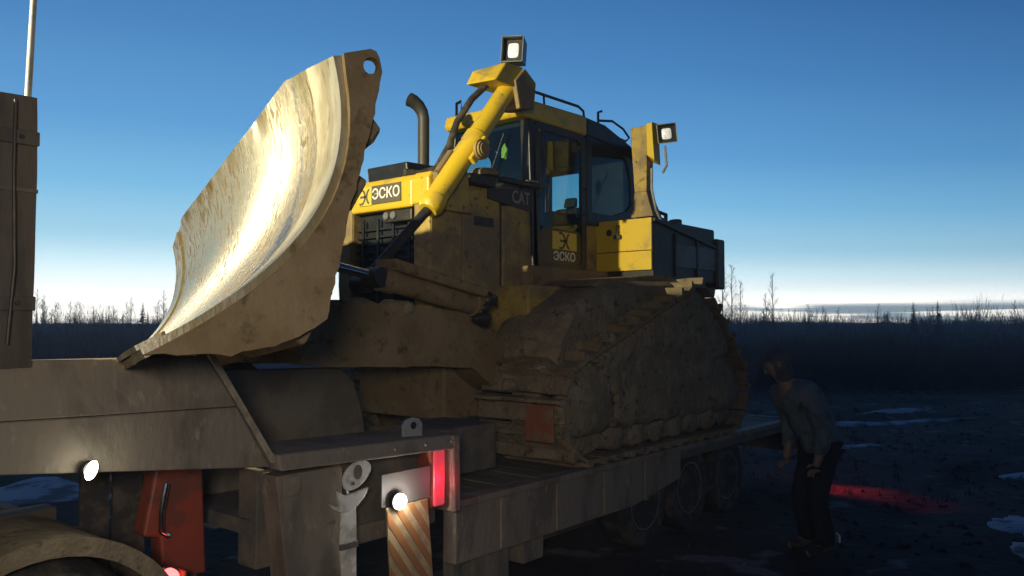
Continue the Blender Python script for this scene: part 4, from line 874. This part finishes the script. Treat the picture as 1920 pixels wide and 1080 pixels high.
# ------------------------------------------------------------------ tie-down strap hanging on the locker
SP = thing('tie_down_strap', 'pale tie-down strap with metal hook hanging from the locker lip', 'strap', (2.13, 1.63, -.6))
sx, syy = 2.13, 1.635
MB().add([(sx+.055+.008*math.sin(i*.9), syy+.006*math.sin(i*1.3), .135-.078*i) for i in range(11)]+[(sx-.055+.006*math.sin(i*.8+1), syy+.006*math.sin(i*1.1), .135-.078*i) for i in range(11)], [(i, i+1, 12+i, 11+i) for i in range(10)]).build('webbing', M_wht, SP).modifiers.new('solid', 'SOLIDIFY').thickness = .006
MB().box(sx-.062, sx+.062, syy-.008, syy+.012, -.11, -.075).build('strap_band', M_trd, SP, bevel=.004)
jaw = [(sx+.085, .215), (sx+.055, .165), (sx+.015, .155), (sx-.04, .17), (sx-.11, .205), (sx-.10, .17), (sx-.06, .125), (sx+.0, .105), (sx+.055, .115), (sx+.11, .12), (sx+.13, .145), (sx+.10, .10), (sx+.06, .085), (sx-.03, .08), (sx-.085, .12), (sx-.14, .20), (sx-.145, .225), (sx-.05, .195), (sx+.02, .19)]
jaw = [(sx+.09, .225), (sx+.04, .195), (sx-.03, .20), (sx-.13, .215), (sx-.10, .165), (sx-.055, .125), (sx+.0, .10), (sx+.06, .10), (sx+.115, .125), (sx+.145, .165), (sx+.11, .145), (sx+.075, .145)]
MB().prism(jaw, 'y', syy-.006, syy+.016).build('hook_jaw', M_wht, SP, bevel=.004)
n_ = 24; out = []
for k in range(n_):
    a = 2*math.pi*k/n_; x_ = .10*math.cos(a); z_ = .075*math.sin(a)
    if math.sin(a) < -.3: z_ += -.015*math.cos(a)
    out.append((sx-.05+x_*1.0, .30+z_-.22*x_))
hd = MB().prism(out, 'y', syy-.006, syy+.014).build('hook_head', M_wht, SP, bevel=.004)
MB().prism([(sx-.05+.03*math.cos(2*math.pi*k/14), .315+.042*math.sin(2*math.pi*k/14)) for k in range(14)], 'y', syy+.0141, syy+.018).build('hook_eye', M_signg, hd)
MB().lathe([(0, 0), (.011, 0), (.011, .006), (0, .006)], (sx-.015, syy+.0141, .255), (0, 1, 0), 10).build('rivet', M_signg, hd)
# ------------------------------------------------------------------ person bending at the rear wheels
def skin_mesh(verts, edges, root=0, sub=2):
    me = bpy.data.meshes.new('skin_tmp'); me.from_pydata([v[0] for v in verts], edges, [])
    o = bpy.data.objects.new('skin_tmp', me); COL.objects.link(o)
    md = o.modifiers.new('skin', 'SKIN'); md.use_smooth_shade = True
    for i, v in enumerate(verts):
        r = v[1]; me.skin_vertices[0].data[i].radius = r if isinstance(r, tuple) else (r, r)
    me.skin_vertices[0].data[root].use_root = True
    s_ = o.modifiers.new('sub', 'SUBSURF'); s_.levels = sub; s_.render_levels = sub
    bpy.context.view_layer.update()
    out = bpy.data.meshes.new_from_object(o.evaluated_get(bpy.context.evaluated_depsgraph_get())); bpy.data.objects.remove(o)
    return out
PX, PY = -2.08, 2.74; PZ = gheight(PX, PY)
PE = thing('person', 'person in grey jacket and dark trousers stooping beside the rear trailer wheels', 'person', (PX, PY, PZ))
# person frame: a = facing direction (towards the trailer), l = person's left
fa = V((.80, -.60, 0)).normalized(); lf = V((-fa.y, fa.x, 0))
def pp(f, l, z): return V((PX, PY, PZ))+fa*f+lf*l+V((0, 0, z))
hip = pp(-.10, 0, .95)
body = [(hip, .13), (pp(-.06, 0, 1.08), .13), (pp(.06, 0, 1.28), .145), (pp(.16, 0, 1.42), .12), (pp(.24, 0, 1.50), .06), (pp(.29, 0, 1.56), .06), (pp(.34, 0, 1.63), .095), (pp(.345, 0, 1.70), .085)]
be = [(i, i+1) for i in range(7)]
for s_ in (1, -1):
    o = len(body)
    body += [(pp(-.10, s_*.10, .92), .095), (pp(.02, s_*.12, .50), .068), (pp(-.06, s_*.13, .10), .045), (pp(.02, s_*.135, .05), .045), (pp(.14, s_*.14, .035), .035)]
    be += [(0, o), (o, o+1), (o+1, o+2), (o+2, o+3), (o+3, o+4)]
    o = len(body)
    body += [(pp(.15, s_*.20, 1.38), .075), (pp(.03, s_*.25, 1.09), .05), (pp(.07, s_*.23, .85), .038), (pp(.09, s_*.225, .78), (.042, .02))]
    be += [(3, o), (o, o+1), (o+1, o+2), (o+2, o+3)]
me = skin_mesh(body, be)
bm = bmesh.new(); bm.from_mesh(me)
fb = MB()
for s_ in (1, -1):                                   # fingers, bent, and thumb at the side of the palm
    base = pp(.095, s_*.225, .76)
    for k, ln_ in enumerate((.068, .078, .072, .056)):
        q0 = base+lf*(s_*(-.03+.02*k)); fb.tube([q0-fa*.02, q0+fa*ln_*.5+V((0, 0, -.008)), q0+fa*ln_*.8+V((0, 0, -.03)), q0+fa*ln_*.8+V((0, 0, -.055))], [.0095, .009, .0085, .006], 6)
    q0 = pp(.085, s_*.225, .80)-lf*s_*.035; fb.tube([q0, q0+fa*.035-lf*s_*.02+V((0, 0, -.01)), q0+fa*.06-lf*s_*.015+V((0, 0, -.03))], [.011, .010, .007], 6)
# face: nose, ears, brow, mouth
hc = pp(.345, 0, 1.655); fd_ = (fa*.80+V((0, 0, -.60))).normalized(); ud = (V((0, 0, 1))-fd_*fd_.z).normalized()
fb.add([hc+fd_*.095+ud*.02, hc+fd_*.09+lf*.016-ud*.025, hc+fd_*.09-lf*.016-ud*.025, hc+fd_*.118-ud*.022], [(0, 1, 3), (0, 3, 2), (1, 2, 3)])
for s_ in (1, -1):
    fb.lathe([(0, 0), (.028, .004), (.03, .012), (0, .016)], hc+lf*s_*.085-ud*.0, lf*s_+fd_*-.3, 10)
    fb.lathe([(0, 0), (.011, .002), (0, .008)], hc+fd_*.083+lf*s_*.032+ud*.012, fd_, 8)
fb.add([hc+fd_*.088-ud*.052+lf*.022, hc+fd_*.088-ud*.052-lf*.022, hc+fd_*.092-ud*.058], [(0, 1, 2)])
me2 = fb.mesh('face_bits'); bm.from_mesh(me2)
bm.to_mesh(me); bm.free(); place('body', me, M_skin, PE, smooth=True)
jk = [(pp(-.14, 0, .84), (.18, .19)), (pp(-.11, 0, .98), (.17, .19)), (pp(-.04, 0, 1.14), (.175, .20)), (pp(.07, 0, 1.32), (.175, .20)), (pp(.15, 0, 1.44), (.14, .16)), (pp(.22, 0, 1.50), .085)]
je = [(i, i+1) for i in range(5)]
for s_ in (1, -1):
    o = len(jk); jk += [(pp(.15, s_*.21, 1.40), .10), (pp(.03, s_*.265, 1.10), .075), (pp(.065, s_*.235, .875), .056)]; je += [(4, o), (o, o+1), (o+1, o+2)]
me = skin_mesh(jk, je); roughen(me, .022, 7, 3); roughen(me, .010, 22, 5); place('jacket', me, M_fab, PE, smooth=True)
hd_ = skin_mesh([(pp(.20, 0, 1.50), .09), (pp(.26, 0, 1.58), .105), (pp(.31, 0, 1.68), .122), (pp(.36, 0, 1.73), .095)], [(0, 1), (1, 2), (2, 3)]); roughen(hd_, .008, 12, 1)
place('hood', hd_, mat('dark_hood', (.07, .085, .095), .95, second=(.045, .055, .06), scale=12, bump=.4), PE, smooth=True)
tv = [(pp(-.09, 0, .95), .125)]; te = []
for s_ in (1, -1):
    o = len(tv); tv += [(pp(-.10, s_*.10, .88), .12), (pp(.02, s_*.12, .50), .092), (pp(-.05, s_*.13, .16), .088), (pp(-.05, s_*.13, .07), .086)]; te += [(0, o), (o, o+1), (o+1, o+2), (o+2, o+3)]
me = skin_mesh(tv, te); roughen(me, .01, 10, 5); place('trousers', me, M_trous, PE, smooth=True)
for s_ in (1, -1):
    me = skin_mesh([(pp(-.06, s_*.13, .22), .062), (pp(-.07, s_*.13, .09), .062), (pp(-.02, s_*.135, .055), (.06, .05)), (pp(.14, s_*.14, .04), (.055, .04))], [(0, 1), (1, 2), (2, 3)])
    bt = place('boot', me, M_rub, PE, smooth=True)
MB().box(-.05, .05, -.006, .006, -.03, .03, Matrix.Translation(pp(-.16, .155, .16)) @ Matrix.Rotation(.6, 4, 'Z')).build('reflective_tab', M_signw, PE)
# ------------------------------------------------------------------ trees and scrub on the horizon
def birch(seed, h, br=22, spread=.28):
    rnd = random.Random(seed); tk_ = MB(); cr_ = MB()
    pts = [V((0, 0, -.3))]
    for i in range(1, 8): pts.append(V((rnd.uniform(-.03, .03)*h*.25*i/7, rnd.uniform(-.03, .03)*h*.25*i/7, h*i/7)))
    tk_.tube(pts, [h*.009*(1-.9*i/7)+.008 for i in range(8)], 6)
    def pt(t): i = min(6, int(t*7)); return pts[i].lerp(pts[i+1], t*7-i)
    for k in range(br):
        t = .22+.76*k/br+rnd.uniform(-.02, .02); t = min(t, .98); p = pt(t); a = rnd.uniform(0, 6.28); L_ = h*spread*(1-t)*rnd.uniform(.55, 1.1)+h*.035
        up = rnd.uniform(.9, 1.7); d = V((math.cos(a), math.sin(a), up)).normalized()
        q = [p, p+d*L_*.5, p+d*L_+V((0, 0, L_*.12))]; cr_.tube(q, [.012+.0016*h*(1-t), .010, .005], 4, caps=False)
        for j in range(7):
            s_ = rnd.uniform(.25, 1); p2 = q[0].lerp(q[2], s_); d2 = (d+V((rnd.uniform(-.8, .8), rnd.uniform(-.8, .8), rnd.uniform(-.2, .7)))).normalized(); l2 = L_*rnd.uniform(.25, .5)
            p3 = p2+d2*l2; cr_.tube([p2, p3], [.007, .004], 3, caps=False)
            for _ in range(3):
                d3 = (d2+V((rnd.uniform(-.9, .9), rnd.uniform(-.9, .9), rnd.uniform(-.5, .6)))).normalized(); p4 = p2.lerp(p3, rnd.uniform(.3, 1)); cr_.tube([p4, p4+d3*l2*.55], [.0045, .003], 3, caps=False)
    a, c = tk_.mesh('birch_trunk', False), cr_.mesh('birch_crown', False); a.materials.append(M_bark); c.materials.append(M_twig); return a, c
def spruce(seed, h):
    rnd = random.Random(seed); tk_ = MB().tube([(0, 0, -.3), (0, 0, h)], [h*.014+.02, .01], 6); cr_ = MB(); n_ = int(16+h*3)
    for k in range(n_):
        t = .10+.88*k/n_; R_ = h*.19*(1-t)**.85+.04
        for j in range(9):
            a = rnd.uniform(0, 6.28); L_ = R_*rnd.uniform(.6, 1.15); d = V((math.cos(a), math.sin(a), -.25)); sd = V((-math.sin(a), math.cos(a), 0)); p = V((0, 0, h*t+rnd.uniform(-.1, .1)))
            w = L_*.26; q = p+d*L_
            cr_.add([p, p+d*L_*.5+sd*w+V((0, 0, -.05*L_)), q, p+d*L_*.5-sd*w+V((0, 0, -.05*L_)), p+d*L_*.5+V((0, 0, .12*L_))], [(0, 1, 4), (1, 2, 4), (2, 3, 4), (3, 0, 4)])
    a, c = tk_.mesh('spruce_trunk', False), cr_.mesh('spruce_crown', False); a.materials.append(M_bark); c.materials.append(M_need); return a, c
BV = [birch(i, 1.0*hh, br, sp_) for i, (hh, br, sp_) in enumerate(((8.0, 30, .20), (7.0, 26, .22), (6.0, 24, .26), (5.0, 22, .32), (4.0, 20, .42)))]
SV = [spruce(30+i, hh) for i, hh in enumerate((3.0, 4.0, 5.2))]
def cam_dir(px): # ground bearing through a column of the photograph
    k = (px-960)/1500; d = V((-math.cos(TH), -math.sin(TH), 0))+V((-math.sin(TH), math.cos(TH), 0))*k; return d
def tree(kind, var, px, depth, label, group, sc=1., rz=None):
    p = V((5.056, 5.30, 0))+cam_dir(px)*depth; z = gheight(p.x, p.y)
    o = thing('birch_tree' if kind == 'b' else 'spruce_tree', label, 'tree', (p.x, p.y, z), group)
    a, c = (BV if kind == 'b' else SV)[var]; rz = random.uniform(0, 6.28) if rz is None else rz
    for nm, me in (('trunk', a), ('crown', c)):
        ob = bpy.data.objects.new(nm, me); COL.objects.link(ob); ob.parent = o
    o.rotation_euler = (0, 0, rz); o.scale = (sc, sc, sc); return o
G1 = 'tall bare birches behind the bulldozer tail'
tree('b', 0, 1355, 62, 'slim bare birch closest to the rear end of the bulldozer', G1, .80)
tree('b', 0, 1372, 60, 'tallest bare birch just right of the bulldozer tail', G1, .80, 2)
tree('b', 1, 1388, 61, 'bare birch third from the bulldozer tail', G1, .76)
tree('b', 1, 1449, 60, 'lone bare birch standing apart right of the birch trio', G1, .82, 1)
tree('b', 3, 1436, 62, 'small bare birch at the foot of the lone birch', G1, .85)
rnd = random.Random(11)
for i in range(40):
    px = rnd.uniform(1395, 1990); tree('b', rnd.choice((3, 4, 4, 4)), px, rnd.uniform(75, 140), 'bare young birch in the scrub belt right of the bulldozer', 'young birches in the right treeline', rnd.uniform(.65, .95))
for i in range(34):
    px = rnd.uniform(-60, 345); tree('b', rnd.choice((2, 3, 3, 4)), px, rnd.uniform(75, 130), 'bare young birch in the treeline left of the blade', 'young birches in the left treeline', rnd.uniform(.7, 1.05))
for i in range(18):
    px = rnd.uniform(1395, 1990); tree('s', rnd.choice((0, 0, 0, 1)), px, rnd.uniform(70, 130), 'small dark spruce in the scrub belt right of the bulldozer', 'young spruces in the right treeline', rnd.uniform(.6, 1.0))
tree('s', 2, 1758, 70, 'taller dark spruce standing out above the right scrub belt', 'young spruces in the right treeline', .80); tree('s', 1, 1712, 66, 'slender spruce just left of the taller spruce', 'young spruces in the right treeline', .95)
tree('s', 1, 268, 88, 'dark spruce rising above the left treeline beside the blade', 'young spruces in the left treeline', 1.1)
for i in range(16): tree('s', rnd.choice((0, 1)), rnd.uniform(-60, 345), rnd.uniform(80, 125), 'small dark spruce in the treeline left of the blade', 'young spruces in the left treeline', rnd.uniform(.6, .95))
def scrub(name, label, px0, px1, d0, d1, count, h0, h1, seed, cat):
    rnd = random.Random(seed); b = MB()
    for i in range(count):
        px = rnd.uniform(px0, px1); d = d0*(d1/d0)**rnd.random(); p = V((5.056, 5.30, 0))+cam_dir(px)*d; z = gheight(p.x, p.y)-.05; h = rnd.uniform(h0, h1)*(.45+1.1*max(0, noise.noise(V((p.x*.09, p.y*.09, 3)))+.15))
        for j in range(rnd.randint(9, 13)):
            a = rnd.uniform(0, 6.28); ln_ = h*rnd.uniform(.6, 1.1); sp = rnd.uniform(.15, .6); top = V((p.x+math.cos(a)*ln_*sp, p.y+math.sin(a)*ln_*sp, z+ln_)); bs = V((p.x+math.cos(a)*.06, p.y+math.sin(a)*.06, z)); w = .003+.00022*d
            sdv = V((-math.sin(a), math.cos(a), 0))*w
            b.add([bs-sdv, bs+sdv, top], [(0, 1, 2)])
            for _ in range(3):
                t = rnd.uniform(.3, .85); m_ = bs.lerp(top, t); a2 = a+rnd.uniform(-1.2, 1.2); e_ = m_+V((math.cos(a2)*.3, math.sin(a2)*.3, .75))*ln_*.32; sd2 = V((-math.sin(a2), math.cos(a2), 0))*w*.8; b.add([m_-sd2, m_+sd2, e_], [(0, 1, 2)])
    o = b.build(name, M_twig, fix=False); tag(o, label, cat); o['kind'] = 'stuff'
scrub('scrub', 'dark leafless scrub covering the field right of the trailer', 1330, 2050, 24, 130, 7000, .5, 1.9, 5, 'scrub')
scrub('scrub', 'dark leafless scrub below the left treeline', -120, 420, 40, 140, 2200, .6, 1.7, 6, 'scrub')
scrub('far_scrub', 'uneven leafless thicket along the horizon right of the bulldozer', 1330, 2050, 95, 160, 3000, .6, 5.0, 15, 'thicket')
scrub('far_scrub', 'uneven leafless thicket along the horizon left of the blade', -120, 420, 100, 160, 2000, .5, 3.4, 25, 'thicket')
scrub('dry_grass', 'low dry weeds on the bare ground right of the trailer', 1380, 2050, 9, 30, 900, .06, .25, 8, 'weeds')

# ------------------------------------------------------------------ thin evening haze
hz = MB().box(-170, 40, -170, 150, GZ-8, 9.5).build('haze', None)
hz.data.materials.clear()
hm = bpy.data.materials.new('haze_air'); hm.use_nodes = True; ht = hm.node_tree
for n_ in list(ht.nodes): ht.nodes.remove(n_)
hv = ht.nodes.new('ShaderNodeVolumePrincipled'); hv.inputs['Density'].default_value = .0026; hv.inputs['Color'].default_value = (.75, .85, 1., 1); hv.inputs['Anisotropy'].default_value = .2
ho = ht.nodes.new('ShaderNodeOutputMaterial'); ht.links.new(hv.outputs[0], ho.inputs['Volume'])
hz.data.materials.append(hm); hz['kind'] = 'stuff'; hz['label'] = 'thin evening haze over the field'

# frozen clods scattered on the bare ground
rnd = random.Random(77); cb = MB()
for i in range(800):
    px = rnd.uniform(1000, 2050); d = 5.5*(30/5.5)**rnd.random(); p = V((5.056, 5.30, 0))+cam_dir(px)*d
    if -4.9 < p.x < 1.5 and abs(p.y) < 1.7: continue
    r_ = rnd.uniform(.008, .032)*(1+d*.03); z = gheight(p.x, p.y)
    vs = []
    for (x, y, zz) in ((1, 0, 0), (-1, 0, 0), (0, 1, 0), (0, -1, 0), (0, 0, 1), (0, 0, -1)): k = rnd.uniform(.6, 1.3)*r_; vs.append((p.x+x*k*1.3, p.y+y*k*1.3, z+zz*k))
    cb.add(vs, [(0, 2, 4), (2, 1, 4), (1, 3, 4), (3, 0, 4), (2, 0, 5), (1, 2, 5), (3, 1, 5), (0, 3, 5)])
co_ = cb.build('soil_clods', M_gnd, fix=False); tag(co_, 'frozen soil clods scattered on the ground right of the trailer', 'clods'); co_['kind'] = 'stuff'
